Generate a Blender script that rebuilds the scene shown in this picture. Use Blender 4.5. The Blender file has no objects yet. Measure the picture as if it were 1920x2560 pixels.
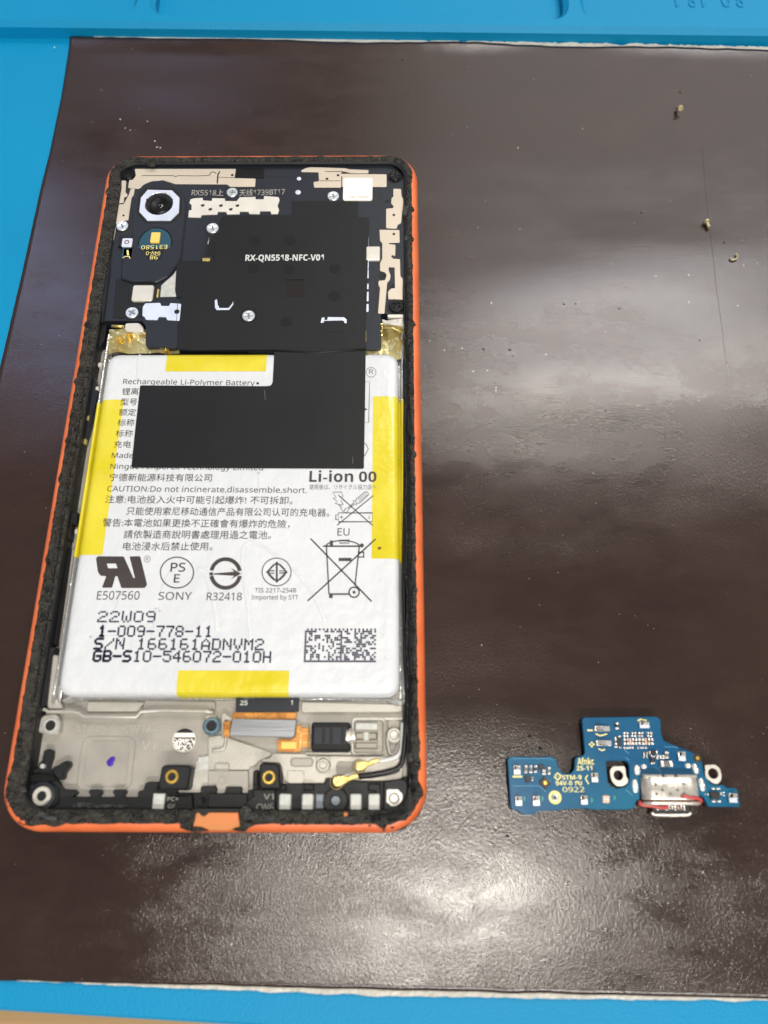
import bpy, math, random
from mathutils import Vector, Matrix, noise
from mathutils.geometry import tessellate_polygon

# ---------------------------------------------------------------- camera, world, lamps, exposure
S = 0.01                                   # one millimetre in scene units
scene = bpy.context.scene
COL = scene.collection
FPX = 1950.0                               # focal length in pixels of the 1920x2560 photograph
RV = (0.3668, 0.0085, 0.0018)              # camera rotation vector
CAMP = Vector((28.57, -66.80, 140.7))      # camera position, millimetres
_a = Vector(RV); RM = Matrix.Rotation(_a.length, 3, _a.normalized())
cd = bpy.data.cameras.new('camera'); cam = bpy.data.objects.new('camera', cd); COL.objects.link(cam)
cam.matrix_world = Matrix.Translation(CAMP*S) @ RM.to_4x4()
cd.sensor_fit = 'VERTICAL'; cd.sensor_height = 24; cd.lens = 24*FPX/2560
cd.clip_start = 0.05; cd.clip_end = 200
cd.dof.use_dof = True; cd.dof.focus_distance = 1.62; cd.dof.aperture_fstop = 1.15
scene.camera = cam
w = bpy.data.worlds.new("World"); scene.world = w; w.use_nodes = True
bg = w.node_tree.nodes['Background']; bg.inputs[0].default_value = (1.0, 0.96, 0.93, 1); bg.inputs[1].default_value = 0.22
scene.view_settings.view_transform = 'Standard'; scene.view_settings.look = 'None'
scene.view_settings.exposure = 0.22; scene.view_settings.gamma = 1.0

def lamp(name, loc, target, sx, sy, radiance, col):
    """a rectangular ceiling, window or added fill lamp; loc and target in mm, radiance in scene units"""
    l = bpy.data.lights.new(name, 'AREA'); l.shape = 'RECTANGLE'; l.size = sx*S; l.size_y = sy*S
    l.energy = radiance*math.pi*(sx*S)*(sy*S)*1.0; l.color = col
    o = bpy.data.objects.new(name, l); COL.objects.link(o); o.location = Vector(loc)*S
    d = (Vector(target)-Vector(loc)); o.rotation_euler = d.to_track_quat('-Z', 'Y').to_euler()
    return o
lamp('ceiling_or_fill_lamp', (125, -215, 1500), (125, -215, 0), 150, 250, 62.0, (1.0, 0.94, 0.84))
lamp('ceiling_or_fill_lamp', (420, -1350, 1500), (420, -1350, 0), 1100, 260, 41.0, (1.0, 0.97, 0.92))  # added fill lamp behind the camera, kept out of the sheet's mirror view
lamp('ceiling_tube_lamp', (570, 868, 1500), (570, 868, 0), 880, 34, 52.0, (1.0, 0.93, 0.86))
lamp('ceiling_tube_lamp', (640, 975, 1500), (640, 975, 0), 760, 22, 40.0, (1.0, 0.94, 0.88))
lamp('ceiling_tube_lamp', (600, 1130, 1500), (600, 1130, 0), 800, 70, 13.0, (0.93, 0.96, 1.0))
lamp('window', (-860, 1120, 1400), (0, 0, 0), 330, 560, 2.8, (0.50, 0.62, 1.0))
lamp('window', (-640, 2080, 1500), (0, 0, 0), 420, 160, 1.8, (0.50, 0.62, 1.0))
lamp('bright_ceiling', (1450, 2500, 2200), (300, 300, 0), 2900, 2200, 1.0, (1.0, 0.97, 0.94))

# ---------------------------------------------------------------- photograph pixel -> millimetres on a plane
FR = dict(f=(0,0,.86406), s=(0,0,1), c1=(220,380,3.7705), c2=(620,380,3.6065), c3=(180,820,3.7705), c4=(620,820,3.6065),
          c5=(120,1300,3.45625), c6=(580,1300,3.318), c7=(0,1740,3.0722), c8=(520,1740,2.9625), p1=(1240,1760,5.184),
          p2=(1540,1760,4.8794), t1=(0,0,1.728), t2=(960,0,1.728), b1=(0,2100,1.728), b2=(960,2100,1.728),
          m7=(1060,400,1.929), l8=(0,380,2.4033), n4=(60,1280,4.425), r5=(300,440,7.9), r6=(1360,1780,4.608),
          q7=(860,1960,7.54), q8=(440,1960,6.381), k3=(1660,230,4.708))
def W(fr, x, y, z=0.0):
    ox, oy, s = FR[fr]; u = ox+x/s; v = oy+y/s
    d = RM @ Vector(((u-960)/FPX, -(v-1280)/FPX, -1.0)); t = (z-CAMP.z)/d.z
    p = CAMP+d*t; return Vector((p.x, p.y, z))
def pts(z, *seq):
    out = []
    for k in range(0, len(seq), 2):
        out += [W(seq[k], x, y, z).xy for x, y in seq[k+1]]
    return out
def wrect(fr, x0, y0, x1, y1, z):
    """a rectangle square to the phone whose sides pass through the middles of the picture rectangle's sides"""
    xm, ym = (x0+x1)/2, (y0+y1)/2
    a, b = W(fr, x0, ym, z).x, W(fr, x1, ym, z).x; c, d = W(fr, xm, y1, z).y, W(fr, xm, y0, z).y
    return [Vector((a, c)), Vector((b, c)), Vector((b, d)), Vector((a, d))]

# ---------------------------------------------------------------- materials
def lin(h):
    if not isinstance(h, str): return (*h, 1)
    v = [int(h[i:i+2], 16)/255 for i in (1, 3, 5)]
    return tuple([c/12.92 if c <= .04045 else ((c+.055)/1.055)**2.4 for c in v]+[1])
def mat(name, col, rough=.5, metal=0., var=.12, vs=8, bump=0., bs=60, coat=0., rvar=.08, col2=None, spec=.5, bd=.02, stretch=(1,1,1), alpha=1., bump2=0, bs2=8, trans=0):
    m = bpy.data.materials.new(name); m.use_nodes = True; nt = m.node_tree; N = nt.nodes; L = nt.links
    p = N['Principled BSDF']; c = lin(col)
    p.inputs['Metallic'].default_value = metal; p.inputs['Specular IOR Level'].default_value = spec
    p.inputs['Coat Weight'].default_value = coat; p.inputs['Coat Roughness'].default_value = .08
    p.inputs['Alpha'].default_value = alpha; p.inputs['Transmission Weight'].default_value = trans
    tc = N.new('ShaderNodeTexCoord'); mp = N.new('ShaderNodeMapping'); L.new(tc.outputs['Object'], mp.inputs[0]); mp.inputs['Scale'].default_value = stretch
    n = N.new('ShaderNodeTexNoise'); n.inputs['Scale'].default_value = vs; n.inputs['Detail'].default_value = 5; L.new(mp.outputs[0], n.inputs['Vector'])
    r = N.new('ShaderNodeValToRGB'); L.new(n.outputs['Fac'], r.inputs[0])
    e = r.color_ramp.elements; e[0].position = .3; e[1].position = .7
    c2 = lin(col2) if col2 else None
    e[0].color = tuple(min(1, x*(1-var)) for x in c[:3])+(1,); e[1].color = c2 or tuple(min(1, x*(1+var)) for x in c[:3])+(1,)
    L.new(r.outputs[0], p.inputs['Base Color'])
    mr = N.new('ShaderNodeMapRange'); L.new(n.outputs['Fac'], mr.inputs[0]); mr.inputs[1].default_value = .3; mr.inputs[2].default_value = .7
    mr.inputs[3].default_value = max(0.02, rough-rvar); mr.inputs[4].default_value = min(1, rough+rvar); L.new(mr.outputs[0], p.inputs['Roughness'])
    last = None
    for st, sc in ((bump2, bs2), (bump, bs)):
        if st:
            b = N.new('ShaderNodeBump'); b.inputs['Strength'].default_value = st; b.inputs['Distance'].default_value = bd
            n2 = N.new('ShaderNodeTexNoise'); n2.inputs['Scale'].default_value = sc; n2.inputs['Detail'].default_value = 4; L.new(mp.outputs[0], n2.inputs['Vector'])
            L.new(n2.outputs['Fac'], b.inputs['Height'])
            if last: L.new(last.outputs[0], b.inputs['Normal'])
            last = b
    if last: L.new(last.outputs[0], p.inputs['Normal'])
    return m
M = {}
M['orange'] = mat('orange_anodised', '#d8683a', .42, 0, .1, 14, .15, 500, rvar=.08, bd=.002, spec=.45, col2='#e37845')
M['orange_tan'] = mat('worn_orange', '#e08048', .55, 0, .05, 12, .2, 300, col2='#b08048', bd=.002)
M['gunk'] = mat('black_adhesive', '#151412', .34, 0, .5, 60, .6, 200, col2='#3a372f', rvar=.2, bd=.016, bump2=.8, bs2=70, spec=.5)
M['gunk_shiny'] = mat('wet_black_adhesive', '#0b0b0b', .12, 0, .3, 60, .8, 90, bd=.02)
M['gunk_grey'] = mat('grey_adhesive_residue', '#3e4042', .4, 0, .6, 90, 1, 160, bd=.02, col2='#6a6c6c')
M['black'] = mat('black_plastic', '#17191b', .48, 0, .15, 20, .15, 400, bd=.002, spec=.35)
M['black_deep'] = mat('deep_black_plastic', '#0a0b0c', .45, 0, .2, 20, spec=.3)
M['black_satin'] = mat('satin_black_cover', '#20242c', .4, 0, .08, 5, .1, 300, bd=.001, spec=.4)
M['film'] = mat('graphite_film', '#131415', .46, 0, .12, 5, .12, 60, rvar=.07, bd=.003, spec=.35, bump2=.25, bs2=3)
M['film2'] = mat('graphite_film_pressed', '#0f1010', .6, 0, .05, 6, spec=.3)
M['film_red'] = mat('dark_window_film', '#171313', .6, 0, .05, 6, spec=.3)
M['beige'] = mat('beige_antenna_plating', '#d0c4b2', .42, .25, .05, 9, .1, 200, bd=.001)
M['silver'] = mat('silver_plating', '#dfe6f6', .32, .35, .03, 30, .1, 80, bd=.001)
M['zinc'] = mat('blued_zinc', '#dfe6ea', .25, .55, .15, 90, .2, 150, bd=.002)
M['blackmetal'] = mat('black_oxide', '#1c1d1f', .3, .6, .2, 60)
M['steel'] = mat('brushed_steel', '#9c9fa3', .36, .75, .06, 30, .25, 300, stretch=(.05,1,1), bd=.001)
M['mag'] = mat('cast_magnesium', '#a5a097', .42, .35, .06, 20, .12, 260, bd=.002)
M['mag_lt'] = mat('bright_cast_magnesium', '#bab6ac', .38, .35, .05, 25, .12, 260, bd=.002)  # lit copy of the casting: raised parts painted brighter
M['mag_dk'] = mat('shaded_cast_magnesium', '#8f8b83', .45, .35, .08, 20, .12, 260, bd=.002)  # shaded copy of the casting: recess shade put into the colour
M['machined'] = mat('machined_pad', '#bdbeb8', .42, .1, .12, 90, .3, 160, bd=.003)
M['white'] = mat('white_battery_wrap', '#d0d3d6', .38, 0, .03, 3, .15, 30, coat=.18, rvar=.05, bd=.03, bump2=.6, bs2=3.5)
M['pouch'] = mat('aluminium_pouch', '#c9c9c7', .2, .75, .06, 10, .3, 20, bd=.02)
M['yellow'] = mat('yellow_tape', '#d4c413', .3, 0, .07, 9, .3, 25, coat=.4, bd=.01, col2='#ddcf3c', bump2=.4, bs2=5)
M['kapton'] = mat('crinkled_amber_foil', '#b3942f', .16, .55, .25, 9, .3, 30, coat=.8, bd=.02, col2='#dcd29c')
M['gold'] = mat('gold_plating', '#e6c060', .28, .8, .1, 60)
M['palegold'] = mat('pale_gold_plating', '#d2bd78', .32, .6, .1, 60, .3, 90, bd=.003)
M['copper'] = mat('orange_flex', '#c98235', .3, .2, .15, 40, coat=.5, col2='#d9974a')
M['copper_dk'] = mat('dark_flex_trace', '#7c4a1e', .35, .2, .1, 40)
M['ink'] = mat('dark_grey_ink', '#3a3230', .5, 0, .05, 20)
M['ink_navy'] = mat('navy_ink', '#231f3c', .5, 0, .1, 20)
M['ink_lt'] = mat('light_grey_ink', '#6f6c6a', .5, 0, .05, 20)
M['purple'] = mat('purple_marker', '#3a1f9c', .4, 0, .2, 60)
M['print_w'] = mat('pale_print', '#c9ccc9', .5, 0, .05, 20)
M['print_d'] = mat('worn_pale_print', '#9a968e', .5, 0, .2, 60)
M['paper'] = mat('white_label', '#efebe2', .5, 0, .02, 10)
M['white_blk'] = mat('pale_metal_block', '#d8d3c8', .35, .3, .05, 30)
M['lens'] = mat('lens_glass', '#050507', .05, 0, .1, 10, coat=1)
M['teal'] = mat('teal_board', '#1f4a5c', .4, 0, .08, 10)
M['led'] = mat('yellow_phosphor', '#f2c866', .4, 0, .03, 30)
M['pcb'] = mat('blue_solder_mask', '#004c7a', .36, 0, .12, 5, .08, 40, col2='#006482', bd=.004, spec=.3)
M['pcb_line'] = mat('pale_trace_edge', '#5d9abf', .35, 0, .1, 20)
M['pcb_green'] = mat('green_mask_patch', '#2f8f7e', .4, 0, .1, 20)
M['silk'] = mat('yellow_silkscreen', '#efe28e', .5, 0, .05, 30)
M['solder'] = mat('solder', '#dedad4', .22, .6, .1, 80, .5, 120, bd=.006)
M['chip'] = mat('black_chip', '#1f2023', .42, 0, .1, 60)
M['ceramic'] = mat('grey_ceramic', '#6d6a64', .4, 0, .1, 60)
M['pink'] = mat('pinkish_pad', '#d9b3a0', .35, .4, .1, 80)
M['brown'] = mat('brown_lid', '#3b3029', .35, .4, .1, 40)
M['shell'] = mat('stainless_shell', '#cfcac0', .26, .55, .08, 60, .15, 160, bd=.002)
M['red'] = mat('red_rubber_gasket', '#c04a4a', .42, 0, .1, 30)
M['cable_w'] = mat('translucent_white_cable', '#cfd0cc', .35, 0, .04, 20)
M['cable_b'] = mat('black_cable', '#101112', .3, 0, .1, 20)
M['hole'] = mat('dark_cavity', '#0a0a0a', .6, 0, .1, 20)
M['wood'] = mat('pale_wood', '#b08c5e', .55, 0, .15, 5, .2, 40, stretch=(.3,3,1), bd=.004)
M['glass'] = mat('phone_glass', '#08090a', .08, 0, .1, 10)
M['grey'] = mat('grey_mesh', '#7f8890', .5, 0, .1, 60)
M['fray'] = mat('frayed_paper_edge', '#c9c6bb', .8, 0, .15, 60, .6, 150, bd=.01)
M['tungsten'] = mat('grey_weight_metal', '#8b877c', .4, .6, .08, 60)
M['shield'] = mat('pale_shield_plate', '#dcd8ce', .38, .2, .04, 30)
M['dull_brass'] = mat('dull_brass', '#b5aa86', .38, .45, .1, 60)
M['dust'] = mat('pale_dust', '#cfcabf', .6, 0, .1, 60)
M['pit_flake'] = mat('dark_pit_flake', '#1d1613', .7, 0, .1, 60)

# ---------------------------------------------------------------- mesh helpers (all coordinates in mm)
def link(name, verts, faces, m, parent=None, smooth=False, mi=None, loc=None):
    me = bpy.data.meshes.new(name); me.from_pydata([tuple(v[i]*S for i in range(3)) for v in verts], [], faces)
    for x in (m if isinstance(m, (list, tuple)) else [m]): me.materials.append(M[x] if isinstance(x, str) else x)
    if mi: me.polygons.foreach_set('material_index', mi)
    if smooth: me.polygons.foreach_set('use_smooth', [True]*len(me.polygons))
    me.update()
    o = bpy.data.objects.new(name, me); COL.objects.link(o)
    if parent: o.parent = parent
    if loc: o.location = Vector(loc)*S
    return o
def fix(o):
    import bmesh
    b = bmesh.new(); b.from_mesh(o.data); bmesh.ops.recalc_face_normals(b, faces=b.faces); b.to_mesh(o.data); b.free(); return o
def area2(p): return sum(p[i].x*p[(i+1)%len(p)].y-p[(i+1)%len(p)].x*p[i].y for i in range(len(p)))
def ccw(p):
    p = [Vector((a[0], a[1])) for a in p]; return p if area2(p) > 0 else p[::-1]
def inset(p, d):
    """miter inset of a counter-clockwise loop"""
    out = []; n = len(p)
    for i in range(n):
        a, b, c = p[i-1], p[i], p[(i+1) % n]
        u = (b-a); v = (c-b)
        u = u.normalized() if u.length > 1e-9 else Vector((1, 0)); v = v.normalized() if v.length > 1e-9 else u
        n1 = Vector((-u.y, u.x)); n2 = Vector((-v.y, v.x)); q = n1+n2
        k = q.length_squared
        q = q*(2/k) if k > .35 else n1
        out.append(b+q*d)
    return out
def rounded(p, r, n=3):
    p = ccw(p); out = []; N = len(p)
    for i in range(N):
        a, b, c = p[i-1], p[i], p[(i+1) % N]
        la, lc = (a-b).length, (c-b).length; t = min(r, la*.45, lc*.45)
        A = b+(a-b).normalized()*t; C = b+(c-b).normalized()*t
        for k in range(n+1):
            s = k/n; out.append(A*(1-s)**2+b*2*s*(1-s)+C*s*s)
    return out
def circ(cx, cy, r, n=24, ry=None): return [Vector((cx+r*math.cos(2*math.pi*k/n), cy+(ry or r)*math.sin(2*math.pi*k/n))) for k in range(n)]
def prism_data(p, z0, z1, bev=0., holes=()):
    p = ccw(p); V = []; F = []
    loops = [p]+[ccw(h)[::-1] for h in holes]
    tops = []
    for li, q in enumerate(loops):
        n = len(q); b = len(V)
        V += [(a.x, a.y, z0) for a in q]
        if bev > 0:
            V += [(a.x, a.y, z1-bev) for a in q]
            t = inset(q, bev)
            V += [(a.x, a.y, z1) for a in t]; lv = 3
        else:
            V += [(a.x, a.y, z1) for a in q]; t = q; lv = 2
        for l in range(lv-1):
            for i in range(n):
                j = (i+1) % n; F.append((b+l*n+i, b+l*n+j, b+(l+1)*n+j, b+(l+1)*n+i))
        tops.append((b, n, lv, t))
    if not holes:
        b, n, lv, t = tops[0]
        if n <= 4: F.append(tuple(b+(lv-1)*n+i for i in range(n)))
        else:
            tri = tessellate_polygon([[Vector((a.x, a.y, 0)) for a in t]])
            for f in tri: F.append(tuple(b+(lv-1)*n+i for i in f))
    else:
        tri = tessellate_polygon([[Vector((a.x, a.y, 0)) for a in T[3]] for T in tops])
        idx = []
        for b, n, lv, t in tops: idx += [b+(lv-1)*n+i for i in range(n)]
        for f in tri: F.append(tuple(idx[i] for i in f))
    # every cap triangle looks up
    for k, f in enumerate(F):
        if len({V[i][2] for i in f}) == 1:
            a, b_, c = (Vector(V[i]) for i in f[:3])
            if (b_-a).cross(c-a).z < 0: F[k] = f[::-1]
    return V, F
def prism(name, p, z0, z1, m, parent=None, bev=0., holes=(), r=0, rn=3):
    if r: p = rounded(p, r, rn)
    V, F = prism_data(p, z0, z1, bev, holes); return link(name, V, F, m, parent)
def lathe(name, c, prof, m, parent=None, n=28, smooth=False, loc=False, mi=None):
    V = []; F = []; MI = []
    for r, z in prof: V += [((0 if loc else c[0])+r*math.cos(2*math.pi*k/n), (0 if loc else c[1])+r*math.sin(2*math.pi*k/n), z) for k in range(n)]
    for i in range(len(prof)-1):
        for k in range(n):
            F.append((i*n+k, i*n+(k+1) % n, (i+1)*n+(k+1) % n, (i+1)*n+k)); MI.append(mi[i] if mi else 0)
    return link(name, V, F, m, parent, smooth, MI if mi else None, (c[0], c[1], 0) if loc else None)
def tube(name, P, r, m, parent=None, n=8, smooth=True, squash=1.):
    P = [Vector(a) for a in P]; V = []; F = []
    for i, a in enumerate(P):
        t = (P[min(i+1, len(P)-1)]-P[max(i-1, 0)]).normalized(); up = Vector((0, 0, 1))
        if abs(t.z) > .95: up = Vector((0, 1, 0))
        s = t.cross(up).normalized(); u = s.cross(t)
        rr = r[i] if isinstance(r, (list, tuple)) else r
        V += [a+s*rr*math.cos(2*math.pi*k/n)+u*rr*squash*math.sin(2*math.pi*k/n) for k in range(n)]
    for i in range(len(P)-1):
        for k in range(n): F.append((i*n+k, i*n+(k+1) % n, (i+1)*n+(k+1) % n, (i+1)*n+k))
    F += [tuple(range(n))[::-1], tuple((len(P)-1)*n+k for k in range(n))]
    return fix(link(name, V, F, m, parent, smooth))
def spline(P, k=6):
    P = [Vector(a) for a in P]; out = []
    for i in range(len(P)-1):
        a, b, c, d = P[max(i-1, 0)], P[i], P[i+1], P[min(i+2, len(P)-1)]
        for j in range(k):
            t = j/k; out.append(.5*((2*b)+(c-a)*t+(2*a-5*b+4*c-d)*t*t+(3*b-a-3*c+d)*t**3))
    return out+[P[-1]]
def strokes(name, z, lines, m, parent, h=.012):
    """flat printed lines: lines = [(points, width)], points in mm (xy)"""
    V = []; F = []
    for P, wd in lines:
        P = [Vector((a[0], a[1])) for a in P]; closed = (P[0]-P[-1]).length < 1e-6 and len(P) > 2
        n = len(P); b = len(V)
        for i in range(n):
            if closed: a, c = P[(i-1) % (n-1)], P[(i+1) % (n-1)]
            else: a, c = P[max(i-1, 0)], P[min(i+1, n-1)]
            t = (c-a).normalized(); s = Vector((-t.y, t.x))
            u = (P[min(i+1, n-1)]-P[i]) if i < n-1 else (P[i]-P[i-1]); u = u.normalized() if u.length > 0 else t
            k = min(1.6, 1/max(.3, abs(u.dot(t))))
            V += [(*(P[i]+s*wd/2*k), z+h), (*(P[i]-s*wd/2*k), z+h)]
        for i in range(n-1): F.append((b+2*i+1, b+2*i+3, b+2*i+2, b+2*i))
    return link(name, V, F, m, parent)
def sl(fr, z, P, wpx):
    """one stroke given in picture coordinates of a frame"""
    s = (W(fr, P[0][0]+50, P[0][1], z)-W(fr, P[0][0], P[0][1], z)).length/50
    return ([W(fr, x, y, z).xy for x, y in P], wpx*s)
def arc(cx, cy, r, a0=0, a1=360, n=32, ry=None): return [(cx+r*math.cos(math.radians(a0+(a1-a0)*k/n)), cy+(ry or r)*math.sin(math.radians(a0+(a1-a0)*k/n))) for k in range(n+1)]
_H = {}
def sans(s, heavy=False):
    A_, a_, d_ = (0x1D5D4, 0x1D5EE, 0x1D7EC) if heavy else (0x1D5A0, 0x1D5BA, 0x1D7E2)
    return ''.join(chr(A_+ord(c)-65) if 'A' <= c <= 'Z' else chr(a_+ord(c)-97) if 'a' <= c <= 'z' else chr(d_+ord(c)-48) if '0' <= c <= '9' else c for c in s)
def glyphs(s, bold=0.):
    cu = bpy.data.curves.new('t', 'FONT'); cu.body = s; cu.size = 1; cu.resolution_u = 3; cu.offset = bold
    o = bpy.data.objects.new('t', cu); COL.objects.link(o); bpy.context.view_layer.update()
    dg = bpy.context.evaluated_depsgraph_get()
    me = bpy.data.meshes.new_from_object(o.evaluated_get(dg)); V = [v.co.copy() for v in me.vertices]; F = [tuple(p.vertices) for p in me.polygons]
    bpy.data.objects.remove(o); bpy.data.curves.remove(cu); bpy.data.meshes.remove(me)
    return V, F
def text(fr, x0, y0, x1, y1, h, s, z, m, parent, name='lettering', bold=0., flip=False, box=False, raised=0., proud=.012, heavy=False):
    """lettering on the plane z between two baseline points; h = capital height in picture pixels of the frame"""
    V, F = glyphs(sans(s, heavy), bold)
    if box: hy = (min(v.y for v in V), max(v.y for v in V)); y_off = hy[0]; hh = hy[1]-hy[0]
    else:
        if 'H' not in _H:
            v2, _ = glyphs(sans('H')); _H['H'] = max(v.y for v in v2)
        y_off = 0; hh = _H['H']
    xa, xb = min(v.x for v in V), max(v.x for v in V)
    A = W(fr, x0, y0, z); B = W(fr, x1, y1, z); T = W(fr, x0, y0-h, z); up_len = (T-A).y
    X = (B-A)/(xb-xa); U = Vector((-(B-A).y, (B-A).x, 0)).normalized()*(up_len/hh)
    out = []
    for v in V:
        a = (v.x-xa); b = (v.y-y_off)
        if flip: a = (xb-xa)-a; b = hh-b
        p = A+X*a+U*b; out.append((p.x, p.y, z+proud))
    if raised:
        n = len(out); out2 = [(a[0], a[1], z+raised) for a in out]
        ed = {}
        for f in F:
            for i in range(len(f)):
                e = (f[i], f[(i+1) % len(f)]); k = tuple(sorted(e)); ed[k] = None if k in ed else e
        F = [tuple(i+n for i in f) for f in F]+[(e[0], e[1], e[1]+n, e[0]+n) for e in ed.values() if e]
        out = out+out2
    return link(name, out, F, m, parent)
D5 = {'0':'01110 10001 10001 10001 10001 10001 01110','1':'00100 01100 00100 00100 00100 00100 01110','2':'01110 10001 00001 00110 01000 10000 11111',
 '4':'00010 00110 01010 10010 11111 00010 00010','5':'11111 10000 11110 00001 00001 10001 01110','6':'01110 10000 10000 11110 10001 10001 01110',
 '7':'11111 00001 00010 00010 00100 00100 00100','8':'01110 10001 10001 01110 10001 10001 01110','9':'01110 10001 10001 01111 00001 00001 01110',
 'W':'10001 10001 10001 10101 10101 10101 01010','S':'01111 10000 10000 01110 00001 00001 11110','N':'10001 11001 10101 10101 10011 10001 10001',
 'A':'00100 01010 10001 10001 11111 10001 10001','D':'11110 10001 10001 10001 10001 10001 11110','V':'10001 10001 10001 10001 01010 01010 00100',
 'M':'10001 11011 10101 10101 10001 10001 10001','G':'01111 10000 10000 10111 10001 10001 01110','B':'11110 10001 10001 11110 10001 10001 11110',
 'H':'10001 10001 10001 11111 10001 10001 10001','/':'00001 00001 00010 00100 01000 10000 10000','-':'00000 00000 00000 11111 00000 00000 00000',' ':'0 0 0 0 0 0 0'}
def dots(name, C, r, z, m, parent, n=8):
    V = []; F = []
    for c in C:
        b = len(V); rr = r*(c[2] if len(c) > 2 else 1); V += [(c[0]+rr*math.cos(2*math.pi*k/n), c[1]+rr*math.sin(2*math.pi*k/n), z) for k in range(n)]; F.append(tuple(range(b, b+n)))
    return link(name, V, F, m, parent)
def dotline(fr, x0, y0, x1, y1, h, s, z, m, parent, r=.16, fat=0):
    A = W(fr, x0, y0, z); B = W(fr, x1, y1, z); T = W(fr, x0, y0-h, z); n = len(s)*6-1
    X = (B-A)/(n-1); U = Vector((0, (T-A).y/6, 0)); C = []
    for i, ch in enumerate(s):
        rows = D5[ch].split()
        for ry, row in enumerate(rows):
            for cx, b in enumerate(row):
                if b == '1':
                    p = A+X*(i*6+cx)+U*(6-ry); C.append((p.x+random.uniform(-.02, .02), p.y+random.uniform(-.02, .02), 1.35 if i < fat else 1))
    return dots('lettering', C, r, z+.062, m, parent)
def tag(o, label=None, cat=None, group=None, kind=None):
    for k, v in (('label', label), ('category', cat), ('group', group), ('kind', kind)):
        if v: o[k] = v
    return o
def empty(name, loc, label, cat, group=None):
    o = bpy.data.objects.new(name, None); COL.objects.link(o); o.location = Vector(loc)*S; o.empty_display_size = .1
    return tag(o, label, cat, group)
def box(name, fr, x0, y0, x1, y1, z0, z1, m, parent, bev=0., r=0.):
    return prism(name, wrect(fr, x0, y0, x1, y1, z1), z0, z1, m, parent, bev, r=r)
def shape(name, z0, z1, m, parent, *seq, bev=0., r=0., holes=()):
    return prism(name, pts(z1, *seq), z0, z1, m, parent, bev, holes=holes, r=r)
def recess_screw(name, parent, c, r, z, m, dark, flat=False):
    """pan-head screw with a Phillips cross cut into the head"""
    a = r*.62; b = r*.16
    plus = [(-b,-a),(b,-a),(b,-b),(a,-b),(a,b),(b,b),(b,a),(-b,a),(-b,b),(-a,b),(-a,-b),(-b,-b)]
    ang = random.uniform(0, 1.5); plus = [Vector((x*math.cos(ang)-y*math.sin(ang), x*math.sin(ang)+y*math.cos(ang))) for x, y in plus]
    V, F = prism_data(circ(0, 0, r, 24), -.4, .28, .1, holes=[plus])
    k = len(V); V += [(p.x, p.y, .02) for p in circ(0, 0, r*.8, 16)]; mi = [0]*len(F); F.append(tuple(range(k, k+16))); mi.append(1)
    return link(name, V, F, [m, dark], parent, False, mi, (c[0], c[1], z))

# ---------------------------------------------------------------- the setting: desk, blue silicone mat, brown sheet
def quad(z, *seq): return pts(z, *seq)
desk = prism('desk', [Vector(a) for a in ((-400, -420), (460, -420), (460, 520), (-400, 520))], -30, -5.0, 'wood')
tag(desk, 'pale wooden desk top showing below the corner of the blue mat', 'desk')

silicone = bpy.data.materials.new('blue_silicone'); silicone.use_nodes = True
nt = silicone.node_tree; p = nt.nodes['Principled BSDF']; tcn = nt.nodes.new('ShaderNodeTexCoord')
n1 = nt.nodes.new('ShaderNodeTexNoise'); n1.inputs['Scale'].default_value = 2.5; n1.inputs['Detail'].default_value = 6; nt.links.new(tcn.outputs['Object'], n1.inputs['Vector'])
rp = nt.nodes.new('ShaderNodeValToRGB'); rp.color_ramp.elements[0].color = lin('#0081b0'); rp.color_ramp.elements[1].color = lin('#008aba')
nt.links.new(n1.outputs['Fac'], rp.inputs[0]); nt.links.new(rp.outputs[0], p.inputs['Base Color']); p.inputs['Roughness'].default_value = .5; p.inputs['Specular IOR Level'].default_value = .25
n2 = nt.nodes.new('ShaderNodeTexNoise'); n2.inputs['Scale'].default_value = 220; nt.links.new(tcn.outputs['Object'], n2.inputs['Vector'])
bn = nt.nodes.new('ShaderNodeBump'); bn.inputs['Strength'].default_value = .35; bn.inputs['Distance'].default_value = .003
nt.links.new(n2.outputs['Fac'], bn.inputs['Height']); nt.links.new(bn.outputs[0], p.inputs['Normal'])
M['silicone'] = silicone

mat_root = empty('silicone_work_mat', (0, 0, -4.8), 'bright blue silicone repair mat with moulded compartments along its far edge', 'work mat')
def under(o, root):                       # parent keeping the place
    o.parent = root; o.matrix_parent_inverse = Matrix.Translation(root.location).inverted(); return o
ZM = -1.0
fl = W('s', 0, 95, ZM); fr_ = W('s', 1920, 118, ZM)
def railline(u): return fl.y+(fr_.y-fl.y)*(u-fl.x)/(fr_.x-fl.x)
bl = W('s', 0, 2543, ZM); br = W('s', 277, 2561, ZM); bs = (br.y-bl.y)/(br.x-bl.x)
XL, XR = -300, 380
surf = [Vector((XL, bl.y+bs*(XL-bl.x))), Vector((XR, bl.y+bs*.9*(XR-bl.x))), Vector((XR, railline(XR)+3)), Vector((XL, railline(XL)+3))]
under(prism('mat_surface', surf, -4.8, ZM, 'silicone', None, bev=.5), mat_root)
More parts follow.
